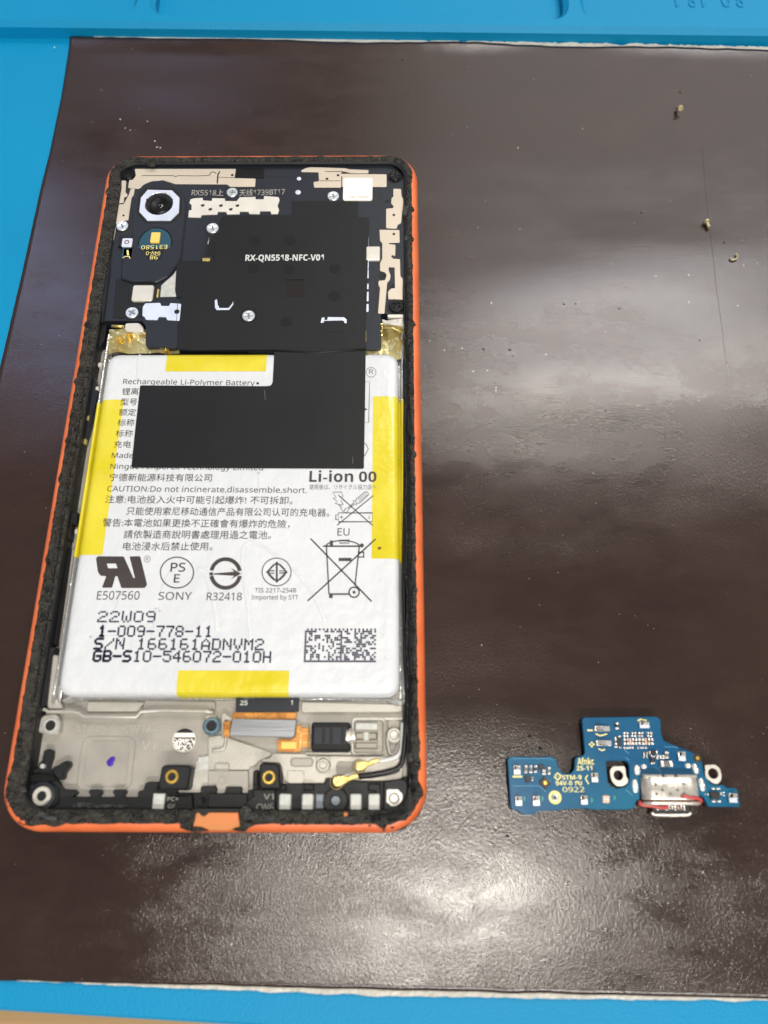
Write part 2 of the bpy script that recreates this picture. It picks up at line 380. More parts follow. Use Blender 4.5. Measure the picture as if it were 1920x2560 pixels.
# raised rail with compartments: top face with rounded holes, sloping front face
ZR = 3.2
yf = W('s', 0, 60, ZR).y; dy = yf-fl.y
def rr_(x0, x1, y0, y1, r=5):
    q = [Vector((x0, y0)), Vector((x1, y0)), Vector((x1, y1)), Vector((x0, y1))]
    q = [Vector((a.x, a.y+(railline(a.x)-railline(0)))) for a in q]; return rounded(q, r, 5)
front = W('s', 1, 27, ZR).y-(railline(W('s', 1, 27, ZR).x)-railline(0)); base0 = railline(0)
x_a = W('s', 330, 20, ZR).x; x_b = W('s', 382, 20, ZR).x; x_c = W('s', 1413, 30, ZR).x; x_d = W('s', 1465, 30, ZR).x
comps = [(x_a-150, x_a), (x_b, x_c), (x_d, x_d+95)]
back = front+62
outer = [Vector((XL, railline(XL))), Vector((XR, railline(XR))), Vector((XR, railline(XR)+95)), Vector((XL, railline(XL)+95))]
V, F = prism_data(outer, ZM, ZR, 1.2, holes=[rr_(a, b, front, back) for a, b in comps])
under(link('compartment_rail', V, F, 'silicone'), mat_root)
for a, b in comps:
    o = under(prism('compartment_floor', [Vector((v.x, v.y)) for v in rr_(a-1, b+1, front-1, back+1)], ZM-.1, ZM+.4, 'silicone'), mat_root)
for s_, u0, u1 in (('8', 1842, 1862), ('0', 1806, 1828), ('1', 1690, 1700), ('8', 1722, 1742), ('1', 1756, 1766)):
    under(text('s', u0, 18, u1, 18, 34, s_, ZM+.4, 'silicone', None, name='embossed_digit', flip=True, raised=.25), mat_root)
# wooden desk stays visible below the mat's corner

# brown magnetic sheet: an undulating grid cut to the sheet's outline
def sheet_z(x, y):
    a = noise.noise(Vector((x/60, y/17, 3.1)))*.26+noise.noise(Vector((x/30, y/9, 7.7)))*.05+noise.noise(Vector((x/110, y/60, 1.7)))*.3
    return -.30+a*.8
TL = W('s', 175, 92, 0); yt_r = W('s', 1920, 124, 0); BLs = W('s', 0, 2446, 0); BRs = W('s', 1920, 2495, 0)
lx = [(W('s', u, v, 0).y, W('s', u, v, 0).x) for u, v in ((175, 92), (151.6, 243), (123, 380), (97.8, 480), (50, 696), (0, 904))]
lx.sort(reverse=True)
def left_x(y):
    if y >= lx[0][0]: return lx[0][1]
    for (ya, xa), (yb, xb) in zip(lx, lx[1:]):
        if ya >= y >= yb: return xa+(xb-xa)*(ya-y)/(ya-yb)
    (ya, xa), (yb, xb) = lx[-3], lx[-1]; k = (xb-xa)/(yb-ya); return xb+k*.35*(y-yb)
NX, NY = 330, 300; XRS = 235.0
V = []; F = []
for j in range(NY+1):
    t = j/NY
    for i in range(NX+1):
        s = i/NX
        yT = TL.y+(yt_r.y-TL.y)*(s*(XRS-TL.x))/(yt_r.x-TL.x)+.12*math.sin(s*40)+.25*noise.noise(Vector((s*60, 0, 0)))
        yB = BLs.y+(BRs.y-BLs.y)*((s*(XRS-BLs.x)))/(BRs.x-BLs.x)+.15*noise.noise(Vector((s*50, 5, 0)))
        y = yB+(yT-yB)*t; xl = left_x(y)-.1*abs(noise.noise(Vector((0, y/3, 2)))); x = xl+(XRS-xl)*s
        e = min(t, 1-t)*(yT-yB); curl = .9*max(0, 1-(yT-y)/6)**2*(.5+.5*noise.noise(Vector((x/30, 0, 9)))) if t > .9 else 0
        V.append((x, y, sheet_z(x, y)+curl))
for j in range(NY):
    for i in range(NX):
        a = j*(NX+1)+i; F.append((a, a+1, a+NX+2, a+NX+1))
rim = [i for i in range(NX+1)]+[j*(NX+1)+NX for j in range(1, NY+1)]+[NY*(NX+1)+i for i in range(NX-1, -1, -1)]+[j*(NX+1) for j in range(NY-1, 0, -1)]
b0 = len(V); V += [(V[k][0], V[k][1], V[k][2]-.55) for k in rim]; R_ = len(rim)
for k in range(R_): F.append((rim[(k+1) % R_], rim[k], b0+k, b0+(k+1) % R_))
sm = bpy.data.materials.new('brown_magnet_rubber'); sm.use_nodes = True; nt = sm.node_tree; N = nt.nodes; L = nt.links; p = N['Principled BSDF']
tc = N.new('ShaderNodeTexCoord')
def nz(scale, detail=4, st=(1, 1, 1), rough=.5, dist=0, off=(0, 0, 0)):
    mp = N.new('ShaderNodeMapping'); mp.inputs['Scale'].default_value = st; mp.inputs['Location'].default_value = off; L.new(tc.outputs['Object'], mp.inputs[0])
    n = N.new('ShaderNodeTexNoise'); n.inputs['Scale'].default_value = scale; n.inputs['Detail'].default_value = detail; n.inputs['Roughness'].default_value = rough; n.inputs['Distortion'].default_value = dist
    L.new(mp.outputs[0], n.inputs['Vector']); return n.outputs['Fac']
def rng(src, a, b, c, d):
    m = N.new('ShaderNodeMapRange'); L.new(src, m.inputs[0])
    for i, v in enumerate((a, b, c, d)): m.inputs[i+1].default_value = v
    return m.outputs[0]
def mth(op, a, b):
    m = N.new('ShaderNodeMath'); m.operation = op
    for i, v in enumerate((a, b)):
        if isinstance(v, (int, float)): m.inputs[i].default_value = v
        else: L.new(v, m.inputs[i])
    return m.outputs[0]
big = nz(1.6, 5, (1, 1.6, 1), .6, .6); mid = nz(9, 6, (1, 2.2, 1), .62, .3)
rp = N.new('ShaderNodeValToRGB'); L.new(mth('ADD', mth('MULTIPLY', big, .6), mth('MULTIPLY', mid, .4)), rp.inputs[0])
rp.color_ramp.elements[0].position = .36; rp.color_ramp.elements[0].color = lin('#2a1c18'); rp.color_ramp.elements[1].position = .64; rp.color_ramp.elements[1].color = lin('#35251f')
L.new(rp.outputs[0], p.inputs['Base Color'])
p.inputs['Specular IOR Level'].default_value = .62
fine = nz(300, 3, (1, .7, 1), .6); weave = nz(520, 2, (1.5, .4, 1)); pit = nz(60, 4, (1, 1, 1), .7)
L.new(rng(mth('ADD', mth('MULTIPLY', mid, .35), mth('MULTIPLY', big, .65)), .35, .65, .15, .19), p.inputs['Roughness'])
# fine leathery relief, stronger in worn patches; long scratches from a stretched cell pattern
vo = N.new('ShaderNodeTexVoronoi'); vo.feature = 'DISTANCE_TO_EDGE'; vo.inputs['Scale'].default_value = 9; vm = N.new('ShaderNodeMapping'); vm.inputs['Scale'].default_value = (1, .35, 1); vm.inputs['Rotation'].default_value = (0, 0, .5)
L.new(tc.outputs['Object'], vm.inputs[0]); L.new(vm.outputs[0], vo.inputs['Vector'])
scr = rng(vo.outputs['Distance'], 0, .008, 0, 1)
hsum = mth('ADD', mth('ADD', mth('MULTIPLY', fine, .55), mth('MULTIPLY', weave, .35)), mth('MULTIPLY', scr, .07))
bn = N.new('ShaderNodeBump'); L.new(hsum, bn.inputs['Height']); bn.inputs['Distance'].default_value = .0019
sx = N.new('ShaderNodeSeparateXYZ'); L.new(tc.outputs['Object'], sx.inputs[0])
worn = rng(sx.outputs['Y'], -.50, -.72, .70, 1.0)          # the front of the sheet is scuffed to a coarser grain
L.new(mth('MULTIPLY', rng(mth('ADD', mth('MULTIPLY', big, .5), mth('MULTIPLY', mid, .5)), .39, .61, .20, .46), worn), bn.inputs['Strength'])
L.new(bn.outputs[0], p.inputs['Normal'])
M['sheet'] = sm
sheet = link('magnetic_sheet', V, F, 'sheet', None, True)
tag(sheet, 'dark brown rubbery magnetic sheet lying on the blue mat under the open phone', 'sheet')
# white frayed paper core peeping out at the far and the near edge
def fray(seq, z, side, amp):
    P = [W('s', u, v, z) for u, v in seq]; V = []; F = []; n = 0; L_ = []
    for a, b in zip(P, P[1:]):
        k = max(2, int((b-a).length/.7))
        for i in range(k): L_.append(a+(b-a)*i/k)
    for i, a in enumerate(L_):
        g = max(0.0, amp*(.5+.9*noise.noise(Vector((a.x/4, side, 1)))+.5*noise.noise(Vector((a.x/.9, side, 2)))))
        V += [(a.x, a.y-side*.8, z), (a.x, a.y+side*g, z+.05), (a.x, a.y+side*g, z-.25), (a.x, a.y-side*.8, z-.28)]
    for i in range(len(L_)-1):
        a = 4*i; b = a+4
        F += [(a, b, b+1, a+1), (a+1, b+1, b+2, a+2), (a+2, b+2, b+3, a+3)]
    return link('frayed_edge', V, F, 'fray', None)
fix(fray(((235, 90), (700, 98), (1150, 106), (1500, 113), (1930, 121)), -.3, 1, 1.1)).parent = sheet
fix(fray(((-10, 2447), (450, 2468), (960, 2487), (1400, 2494), (1930, 2500)), -.5, -1, .28)).parent = sheet
o = strokes('seam', -.02, [([(W('s', u, v, 0).x, W('s', u, v, 0).y) for u, v in ((1758, 370), (1762, 420), (1775, 570), (1789, 690), (1806, 820), (1827, 985), (1838, 1080))], .045)], 'brown', sheet, h=.03)

# dust, and dark flakes standing in for pits, on the sheet: nobody could count them
random.seed(11)
V = []; F = []; MI = []
def fleck(x, y, z, r, mi):
    b = len(V); k = random.randint(4, 6); a0 = random.random()*6
    ring = [(x+r*random.uniform(.6, 1.2)*math.cos(a0+6.283*i/k), y+r*random.uniform(.5, 1.1)*math.sin(a0+6.283*i/k), z) for i in range(k)]
    V.extend(ring); V.append((x, y, z+r*.6))
    for i in range(k): F.append((b+i, b+(i+1) % k, b+k)); MI.append(mi)
for i in range(340):
    u, v = random.uniform(0, 1920), random.uniform(130, 2440); q = W('s', u, v, 0)
    if abs(q.x) < 36 and abs(q.y) < 71 or q.x < left_x(q.y)+1: continue
    dark = random.random() < .35
    fleck(q.x, q.y, sheet_z(q.x, q.y), random.uniform(.04, .095)*(1.3 if dark else 1)*(2 if random.random() < .06 else 1), 1 if dark else 0)
for u, v, r in ((386, 350, .35), (392, 365, .4), (400, 367, .3), (330, 120, .3), (368, 301, .3), (300, 296, .35), (312, 318, .35), (325, 323, .3), (1295, 367, .3), (1457, 318, .25), (1860, 662, .3), (1893, 656, .3), (490, 2110, .22), (490, 2102, .22),
                (1640, 690, .3), (135, 115, .4), (252, 222, .25), (1500, 2183, .25), (1758, 2181, .35)):
    q = W('s', u, v, 0); fleck(q.x, q.y, sheet_z(q.x, q.y), r*.65, 0)
for u, v in ((1005, 148), (1210, 870), (1275, 872), (1283, 886), (1410, 758), (1440, 757), (1605, 530), (1550, 770), (1750, 848), (1702, 228), (1810, 605), (1270, 2090), (1325, 1840), (1352, 1870), (1640, 1955)):
    q = W('s', u, v, 0); fleck(q.x, q.y, sheet_z(q.x, q.y), random.uniform(.25, .4), 1)
o = link('dust', V, F, ['dust', 'pit_flake'], None, False, MI); tag(o, 'pale specks, and dark flakes standing in for pits, scattered over the brown sheet', 'dust', kind='stuff')

# two loose screws and a curl of metal
def loose_screw(loc, tilt, label):
    r = .72
    V = []; F = []; mi = []
    n = 16; prof = [(0, 1.9), (.35, 1.9), (.38, 1.75), (.38, .62), (.34, .6), (r, .5), (r, .15), (r-.12, 0), (.3, 0), (.22, .2), (0, .2)]
    for rr, z in prof: V += [(rr*math.cos(6.283*k/n), rr*math.sin(6.283*k/n), z) for k in range(n)]
    for i in range(len(prof)-1):
        for k in range(n): F.append((i*n+k, i*n+(k+1) % n, (i+1)*n+(k+1) % n, (i+1)*n+k)); mi.append(0)
    o = fix(link('loose_screw', V, F, 'dull_brass', None, False)); o.location = Vector(loc)*S; o.rotation_euler = tilt
    return tag(o, label, 'screw', 'loose screws on the brown sheet')
q = W('k3', 198, 195, 1.2); loose_screw((q.x, q.y, 1.25), (math.radians(230), math.radians(20), 0), 'tiny pale loose screw with its head turned up, nearest the far edge of the sheet')
q = W('k3', 500, 1500, .8); loose_screw((q.x, q.y, .5), (math.radians(95), math.radians(8), math.radians(15)), 'tiny loose screw lying on its side on the seam, in its own dark shadow')
cP = [(780, 1945), (790, 1965), (815, 1975), (845, 1968), (862, 1945), (860, 1920), (838, 1905)]
o = tube('metal_curl', spline([W('k3', x, y, .25) for x, y in cP], 3), .2, 'dull_brass', None, 6)
tag(o, 'small C-shaped curl of pale gold metal lying beside the two loose screws', 'metal curl')

# ================================================================ the opened phone
random.seed(5)
phone = empty('smartphone', (0, 0, 0), 'opened orange smartphone without its back, white and yellow battery and bare metal frame showing', 'smartphone')
P = phone
HW, HH, RR = 34.5, 70.0, 7.0
def zprof(d):
    T = ((0, 5.4), (.12, 6.3), (.4, 7.0), (.8, 7.4), (1.3, 7.6), (2.4, 7.6), (3.2, 7.35), (5, 7.0))
    if d <= 0: return 5.4
    for (a, za), (b, zb) in zip(T, T[1:]):
        if d <= b: return za+(zb-za)*(d-a)/(b-a)
    return T[-1][1]
def rpath(step=.45, nc=26):
    """(point, inward normal, side) around the rounded outline, counter-clockwise"""
    out = []; cs = [((HW-RR, -HH+RR), -90), ((HW-RR, HH-RR), 0), ((-HW+RR, HH-RR), 90), ((-HW+RR, -HH+RR), 180)]
    for k, ((cx, cy), a0) in enumerate(cs):
        for i in range(nc+1):
            a = math.radians(a0+90*i/nc); n = Vector((-math.cos(a), -math.sin(a))); out.append((Vector((cx, cy))-n*RR, n))
        (nx, ny), na = cs[(k+1) % 4]; a = math.radians(a0+90); n = Vector((-math.cos(a), -math.sin(a)))
        s = out[-1][0]; e = Vector((nx, ny))-n*RR; m = int((e-s).length/step)
        for i in range(1, m): out.append((s+(e-s)*i/m, n))
    return out
PATH = rpath()
def ring(name, prof, m, parent, smooth=True, path=PATH, skip=None, closed=True):
    """prof(point, normal) -> list of (inset, z)"""
    V = []; F = []; N = len(path); k = None
    for p_, n_ in path:
        pr = prof(p_, n_); k = len(pr)
        for d, z in pr:
            q = p_+n_*min(d, 6.9) if d < RR else p_+n_*d
            V.append((q.x, q.y, z))
    for i in range(N):
        if skip and skip(path[i][0]): continue
        j = (i+1) % N
        for a in range(k if closed else k-1): F.append((i*k+a, j*k+a, j*k+(a+1) % k, i*k+(a+1) % k))
    return link(name, V, F, m, parent, smooth)
FP = [(1.6, .6), (.5, .7), (.15, 1.6), (0, 3.2), (0, 5.4), (.12, 6.3), (.4, 7.0), (.8, 7.4), (1.3, 7.6), (1.6, 7.6)]
side_frame = ring('side_frame', lambda p, n: FP, 'orange', P, True)
screen = prism('screen', rounded([Vector(a) for a in ((-HW+.5, -HH+.5), (HW-.5, -HH+.5), (HW-.5, HH-.5), (-HW+.5, HH-.5))], 6.5, 8), -.02, .66, 'glass', P, bev=.15)
rear = prism('frame_floor', rounded([Vector(a) for a in ((-HW+1.5, -HH+1.5), (HW-1.5, -HH+1.5), (HW-1.5, HH-1.5), (-HW+1.5, HH-1.5))], 5, 8), .7, 2.2, 'black_deep', P)
def din(p):                                             # inner edge of the ledge
    if p.y > HH-RR*.6: return 2.9
    if p.y < -HH+RR*.6: return 3.5
    return 3.9 if p.x < 0 else 3.2
def smooth_din(p):
    t = 0; 
    wl = 3.9; wr = 3.1; wt = 2.7; wb = 3.5
    fx = (p.x/HW); base = wl+(wr-wl)*(fx+1)/2
    if p.y > HH-9: k = (p.y-HH+9)/9; base = base*(1-k)+wt*k
    if p.y < -HH+9: k = (-p.y-HH+9)/9; base = base*(1-k)+wb*k
    return base
ledge = ring('inner_ledge', lambda p, n: [(1.55, 1.0), (1.55, 7.57), (2.4, 7.55), (3.0, 7.3), (smooth_din(p)-.12, 7.0), (smooth_din(p), 6.8), (smooth_din(p), 1.0)], 'black', P, False)
xa_n = W('q8', 290, 600, 7.5).x; xb_n = W('q8', 1020, 600, 7.5).x
def in_notch(p, g=0): return p.y < -HH+6 and xa_n-g < p.x < xb_n+g
def gunk(p, n):
    s = Vector((p.x, p.y, 0)); a = noise.noise(s*.55); b = noise.noise(s*2.1+Vector((9, 0, 0))); c = noise.noise(s*.13+Vector((3, 3, 0)))
    chip = max(0, noise.noise(s*.38+Vector((20, 4, 0)))-.30)*1.9
    side_right = p.x > HW-3; left = p.x < -HW+3; bottom = p.y < -HH+5
    o = 1.28+.17*a+.15*b-chip*(1.0 if (side_right or left) else .55)
    if side_right: o += .12
    if left: o += .05
    low = max(0, min(1, (-50-p.y)/10)); cor = max(0, 1-math.hypot(abs(p.x)-HW+2.1, abs(p.y)-HH+2.1)/8)
    if p.x > HW-8 and p.y < -50: o -= low*max(0, .35+.9*noise.noise(s*.35+Vector((1, 8, 0))))
    if p.x < 0 and p.y < -HH+9: o -= 1.15*cor
    if p.y > HH-9: o -= .6*cor
    o = max(.16, o)
    if in_notch(p, 1.0): o = 1.7
    i = smooth_din(p)-.15+.16*b+.1*a-(.35 if side_right else 0)
    t = .14+.07*b
    return [(o, zprof(o)-.03), (o+.06, zprof(o)+t), ((o*2+i)/3, zprof((o*2+i)/3)+t+.07*noise.noise(s*3)), ((o+i*2)/3, zprof((o+i*2)/3)+t+.07*noise.noise(s*3.3+Vector((5, 5, 5)))), (i-.08, zprof(i)+t*.5), (i, zprof(i)-.08)]
ring('adhesive_residue', gunk, 'gunk', P, False, skip=lambda p: in_notch(p, .4), closed=False)
# thin adhesive foil line that lies along the ledge and glints
def lineP(x0, side, ya, yb, wob=.15, z=7.75):
    out = []; n = 60
    for k in range(n+1):
        y = ya+(yb-ya)*k/n; out.append(Vector((x0+side*wob*noise.noise(Vector((y/6, x0, 0))), y, z)))
    return out
tube('adhesive_strand', lineP(-32.0, 1, 22, -28), .13, 'brown', P, 5)
tube('adhesive_strand', lineP(-31.3, 1, 10, -50), .16, 'gunk_shiny', P, 5)
tube('adhesive_strand', lineP(32.3, 1, 20, -52, .25), .16, 'gunk_shiny', P, 6)
tube('adhesive_strand', lineP(31.4, 1, 35, -60, .2, 7.45), .2, 'gunk_shiny', P, 6)
# lumps of residue
def lump(name, fr, seq, z, h, m, rough=.4):
    p0 = pts(z, fr, seq); c = sum(p0, Vector((0, 0)))/len(p0); base = rounded(p0, 1, 3); N = len(base); V = []; F = []
    for l, (s, zz) in enumerate(((1.05, z-.25), (1, z+h*.35), (.7, z+h*.9), (.35, z+h))):
        for q in base:
            w_ = c+(q-c)*s; V.append((w_.x, w_.y, zz+h*rough*noise.noise(Vector((w_.x*2.6, w_.y*2.6, l)))))
    V.append((c.x, c.y, z+h))
    for l in range(3):
        for i in range(N): F.append((l*N+i, l*N+(i+1) % N, (l+1)*N+(i+1) % N, (l+1)*N+i))
    for i in range(N): F.append((3*N+i, 3*N+(i+1) % N, 4*N))
    return fix(link(name, V, F, m, P, True))
lump('adhesive_lump', 'c7', [(285, 890), (330, 885), (380, 905), (440, 940), (420, 965), (350, 945), (290, 920)], 7.6, .35, 'gunk_grey', 1)
lump('adhesive_lump', 'c7', [(225, 968), (290, 960), (300, 975), (240, 985)], 7.5, .2, 'gunk_grey')
lump('adhesive_lump', 'c7', [(150, 700), (190, 690), (200, 735), (170, 745)], 7.6, .25, 'gunk_grey')
lump('adhesive_lump', 'c7', [(500, 895), (640, 905), (700, 930), (600, 955), (420, 945), (430, 905)], 7.6, .25, 'gunk')
lump('adhesive_lump', 'q8', [(1050, 370), (1090, 340), (1190, 370), (1200, 450), (1100, 470)], 7.6, .5, 'gunk_grey', .8)
lump('adhesive_lump', 'q8', [(1080, 490), (1150, 455), (1280, 460), (1340, 500), (1330, 545), (1220, 545), (1090, 580)], 7.7, .4, 'gunk_grey', 1)
lump('adhesive_lump', 'q8', [(1370, 520), (1450, 480), (1560, 480), (1600, 520), (1570, 560), (1470, 590), (1400, 560)], 7.7, .4, 'gunk_grey', 1)
lump('adhesive_lump', 'q8', [(140, 490), (170, 445), (255, 430), (260, 480), (190, 525)], 7.6, .4, 'gunk_grey', 1)
lump('adhesive_lump', 'c8', [(950, 900), (1010, 885), (1090, 890), (1095, 910), (1020, 925), (955, 915)], 7.6, .35, 'gunk_grey', 1)
lump('adhesive_lump', 'c8', [(1000, 862), (1025, 855), (1040, 880), (1020, 895), (1005, 888)], 7.8, .4, 'orange_tan', 1)
lump('adhesive_lump', 'c8', [(1090, 905), (1250, 890), (1400, 880), (1440, 840), (1480, 800), (1500, 815), (1450, 880), (1380, 920), (1180, 925)], 7.55, .4, 'gunk_shiny', .9)
lump('adhesive_lump', 'c8', [(1490, 600), (1520, 560), (1550, 600), (1545, 700), (1500, 740), (1480, 680)], 7.6, .35, 'gunk_shiny', .8)
lump('adhesive_lump', 'c8', [(1485, 420), (1510, 415), (1520, 470), (1495, 500), (1480, 460)], 7.6, .3, 'gunk_grey', 1)
lump('adhesive_lump', 'c2', [(1400, 480), (1450, 490), (1470, 540), (1440, 600), (1400, 560)], 7.4, .25, 'gunk_grey', .9)
lump('adhesive_lump', 'c2', [(1410, 765), (1450, 735), (1480, 760), (1450, 800), (1415, 795)], 7.5, .25, 'gunk_grey', .9)
lump('adhesive_lump', 'c1', [(540, 85), (570, 60), (620, 90), (640, 130), (590, 135), (550, 115)], 7.7, .3, 'gunk', .9)
# black flecks of glue that spilled over the orange side
for seq in ([(625, 760), (700, 740), (760, 760), (820, 745), (800, 800), (790, 845), (700, 840), (650, 800)],
            [(870, 810), (910, 795), (950, 815), (940, 845), (880, 835)], [(455, 775), (510, 765), (515, 800), (470, 800)],
            [(720, 850), (760, 845), (780, 880), (880, 870), (1000, 865), (1180, 790), (1270, 690), (1150, 860), (980, 900), (730, 900)],
            [(1480, 180), (1540, 210), (1530, 330), (1480, 470), (1420, 600), (1300, 700), (1250, 690), (1380, 520), (1450, 400)]):
    p0 = pts(6.8, 'q7', seq)
    def drop(q):
        dx = max(0, abs(q.x)-(HW-RR)); dy = max(0, abs(q.y)-(HH-RR)); d = RR-math.hypot(dx, dy) if dx > 0 and dy > 0 else min(HW-abs(q.x), HH-abs(q.y)); return d
    q0 = rounded(p0, .5, 2); V = [(q.x, q.y, zprof(max(0, drop(q)))+.05 if drop(q) > .0 else 5.4) for q in q0]
    tri = tessellate_polygon([[Vector((q.x, q.y, 0)) for q in q0]]); F = [tuple(t) for t in tri]
    V2 = V+[(v[0], v[1], v[2]-.3) for v in V]; n = len(V)
    F += [(i, (i+1) % n, n+(i+1) % n, n+i) for i in range(n)]
    fix(link('glue_fleck', V2, F, 'gunk', P))
# port notch in the bottom edge
shape('port_notch_lip', 6.0, 7.72, 'orange_tan', P, 'q8', [(325, 450), (990, 450), (1020, 690), (900, 715), (840, 742), (520, 738), (430, 695), (265, 675), (300, 560)], bev=.1)
shape('port_notch_edge', 6.0, 7.9, 'black', P, 'q8', [(310, 390), (1010, 390), (1010, 455), (800, 452), (700, 440), (520, 455), (490, 490), (440, 520), (390, 490), (370, 460), (315, 455)], bev=.08)
shape('port_notch_wall', 5, 8.05, 'gunk', P, 'q8', [(1000, 395), (1060, 380), (1090, 470), (1110, 600), (1290, 640), (1160, 700), (1080, 765), (1000, 760), (900, 735), (940, 700), (1020, 690)], bev=.15)
shape('port_notch_wall', 5, 8.0, 'gunk', P, 'q8', [(320, 395), (300, 560), (262, 680), (400, 690), (450, 730), (500, 750), (300, 770), (170, 745), (60, 700), (60, 560), (180, 540), (250, 450), (270, 400)], bev=.15)

# ---------------------------------------------------------------- metal mid-frame and lower chamber
MF = 3.7
def inner_poly(y0, y1, z, g=.3):
    a = smooth_din(Vector((-HW, 0))); b = smooth_din(Vector((HW, 0)))
    return [Vector((-HW+a+.02-g, y0)), Vector((HW-b-.02+g, y0)), Vector((HW-b-.02+g, y1)), Vector((-HW+a+.02-g, y1))]
yTopBat = W('c3', 900, 240, 7).y
prism('mid_frame', inner_poly(-HH+3.2, yTopBat+3, MF), 2.25, MF, 'mag', P)
ZP = 4.5
# ridge below the battery: a raised wall with its bright crest
ridge = [(300, 114), (345, 100), (370, 122), (560, 122), (605, 135), (650, 162), (1050, 162), (1085, 118), (1250, 112), (1580, 118), (1640, 128)]
P3 = [W('c7', x, y, ZP+.5) for x, y in ridge]; tube('wall_crest', P3, .34, 'mag_lt', P, 8)
shape('battery_tray_edge', 3.75, 4.3, 'mag_lt', P, 'c7', [(670, 40), (1110, 45), (1060, 125), (665, 125)], bev=.15, r=.4)
shape('battery_tray_edge', 3.75, 4.25, 'mag', P, 'c7', [(1115, 30), (1655, 40), (1655, 108), (1085, 105)], bev=.15, r=.4)
shape('battery_tray_edge', 3.75, 4.35, 'mag_lt', P, 'c8', [(690, 40), (1440, 60), (1440, 122), (690, 125)], bev=.15, r=.4)
shape('side_lip', 3.75, 5.4, 'mag_lt', P, 'n4', [(305, 1585), (325, 1570), (390, 1590), (385, 1640), (350, 2050), (400, 2110), (420, 2170), (260, 2170), (245, 2120), (285, 1700)], bev=.25, r=.5)
# shelf between the chamber floor and its right part, recess and raised borders
shape('chamber_step', 3.75, 4.15, 'mag_lt', P, 'c7', [(1500, 500), (1590, 455), (1659, 440), (1659, 570), (1655, 1170/1.0*0.64), (1500, 745), (1365, 745), (1365, 715), (1470, 700), (1470, 570), (1500, 560)], bev=.12, r=.2)
shape('chamber_step', 3.75, 4.25, 'mag_lt', P, 'c8', [(0, 300), (100, 290), (480, 420), (465, 445), (380, 480), (345, 520), (310, 525), (305, 550), (0, 550)], bev=.12, r=.4)
shape('chamber_step', 3.75, 4.55, 'mag', P, 'c8', [(0, 552), (300, 552), (300, 720), (255, 722), (240, 690), (255, 675), (130, 675), (135, 700), (120, 722), (60, 722), (70, 690), (60, 672), (0, 672)], bev=.1, r=.3)
shape('chamber_step', 3.75, 4.5, 'mag_lt', P, 'c8', [(475, 420), (730, 425), (735, 440), (1300, 445), (1450, 455), (1440, 640), (1330, 632), (1150, 632), (870, 610), (865, 650), (590, 650), (560, 620), (535, 500), (390, 490), (400, 465), (460, 460)], bev=.15, r=.4)
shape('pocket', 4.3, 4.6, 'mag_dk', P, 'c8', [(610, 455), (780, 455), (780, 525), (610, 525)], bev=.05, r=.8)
shape('pocket_floor', 4.3, 4.66, 'mag', P, 'c8', [(622, 465), (770, 465), (770, 515), (622, 515)], bev=.03, r=.7)
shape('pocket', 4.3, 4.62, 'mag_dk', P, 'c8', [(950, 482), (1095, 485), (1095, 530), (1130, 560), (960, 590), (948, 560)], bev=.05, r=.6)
shape('pocket', 4.3, 4.6, 'mag_lt', P, 'c8', [(585, 560), (600, 548), (705, 550), (715, 565), (715, 650), (585, 650)], bev=.12, r=.6)
def frame_ring(name, fr, x0, y0, x1, y1, wpx, z0, z1, m, r=.8, bev=.1):
    o_ = rounded(wrect(fr, x0, y0, x1, y1, z1), r, 4); i_ = rounded(wrect(fr, x0+wpx, y0+wpx, x1-wpx, y1-wpx, z1), max(.1, r*.7), 4)
    return prism(name, o_, z0, z1, m, P, bev, holes=[i_])
frame_ring('recess_border', 'c7', 605, 305, 1030, 730, 12, 3.6, 3.78, 'mag', 1.8, .1)
frame_ring('recess_border', 'c7', 650, 340, 985, 700, 9, 3.6, 3.84, 'mag_lt', 1.2, .1)
box('recess_floor', 'c7', 662, 350, 973, 690, 3.6, 3.72, 'mag', P, .03, 1)
lump('marker_blob', 'c7', [(818, 500), (835, 485), (855, 465), (880, 465), (886, 485), (872, 510), (870, 530), (845, 545), (822, 530)], 3.78, .04, 'purple', .1)
text('c7', 530, 284, 850, 284, 66, '>AT140<', 3.7, 'mag_lt', P, 'embossed_mark', raised=.14, proud=-.02)
text('c7', 905, 284, 1325, 284, 66, '>CW M4-2<', 3.7, 'mag_lt', P, 'embossed_mark', raised=.14, proud=-.02)
text('c7', 1085, 413, 1190, 416, 72, 'V1', 3.7, 'mag_lt', P, 'embossed_mark', raised=.14, proud=-.02)
text('c7', 1240, 385, 1255, 385, 45, ':', 3.7, 'mag_lt', P, 'embossed_mark', raised=.12, proud=-.02)
text('c7', 1015, 525, 1100, 525, 40, '.FS', 3.7, 'mag_lt', P, 'embossed_mark', raised=.06, proud=-.02)
# round window with the code label behind it
cc = W('c7', 1413, 338, 3.85); lathe('round_window', cc, [(2.2, 3.6), (2.1, 3.86), (1.95, 3.86), (1.9, 3.72)], 'mag_lt', P, 36)
prism('window_backing', circ(cc.x, cc.y, 1.95, 36), 3.6, 3.73, 'hole', P)
lab = [q for q in circ(cc.x, cc.y, 1.92, 48) if q.y < cc.y+1.25]; prism('code_label', lab, 3.6, 3.75, 'paper', P)
random.seed(3); C = []
for i in range(26):
    for j in range(16):
        x = cc.x-1.9+i*.2; y = cc.y+.35-j*.19
        if math.hypot(x-cc.x, y-cc.y) < 1.85 and (random.random() < .38 or j == 0): C.append((x, y))
V = []; F = []
for x, y in C: b = len(V); V += [(x-.105, y-.1, 3.765), (x+.105, y-.1, 3.765), (x+.105, y+.1, 3.765), (x-.105, y+.1, 3.765)]; F.append((b, b+1, b+2, b+3))
link('code_dots', V, F, 'ink', P)
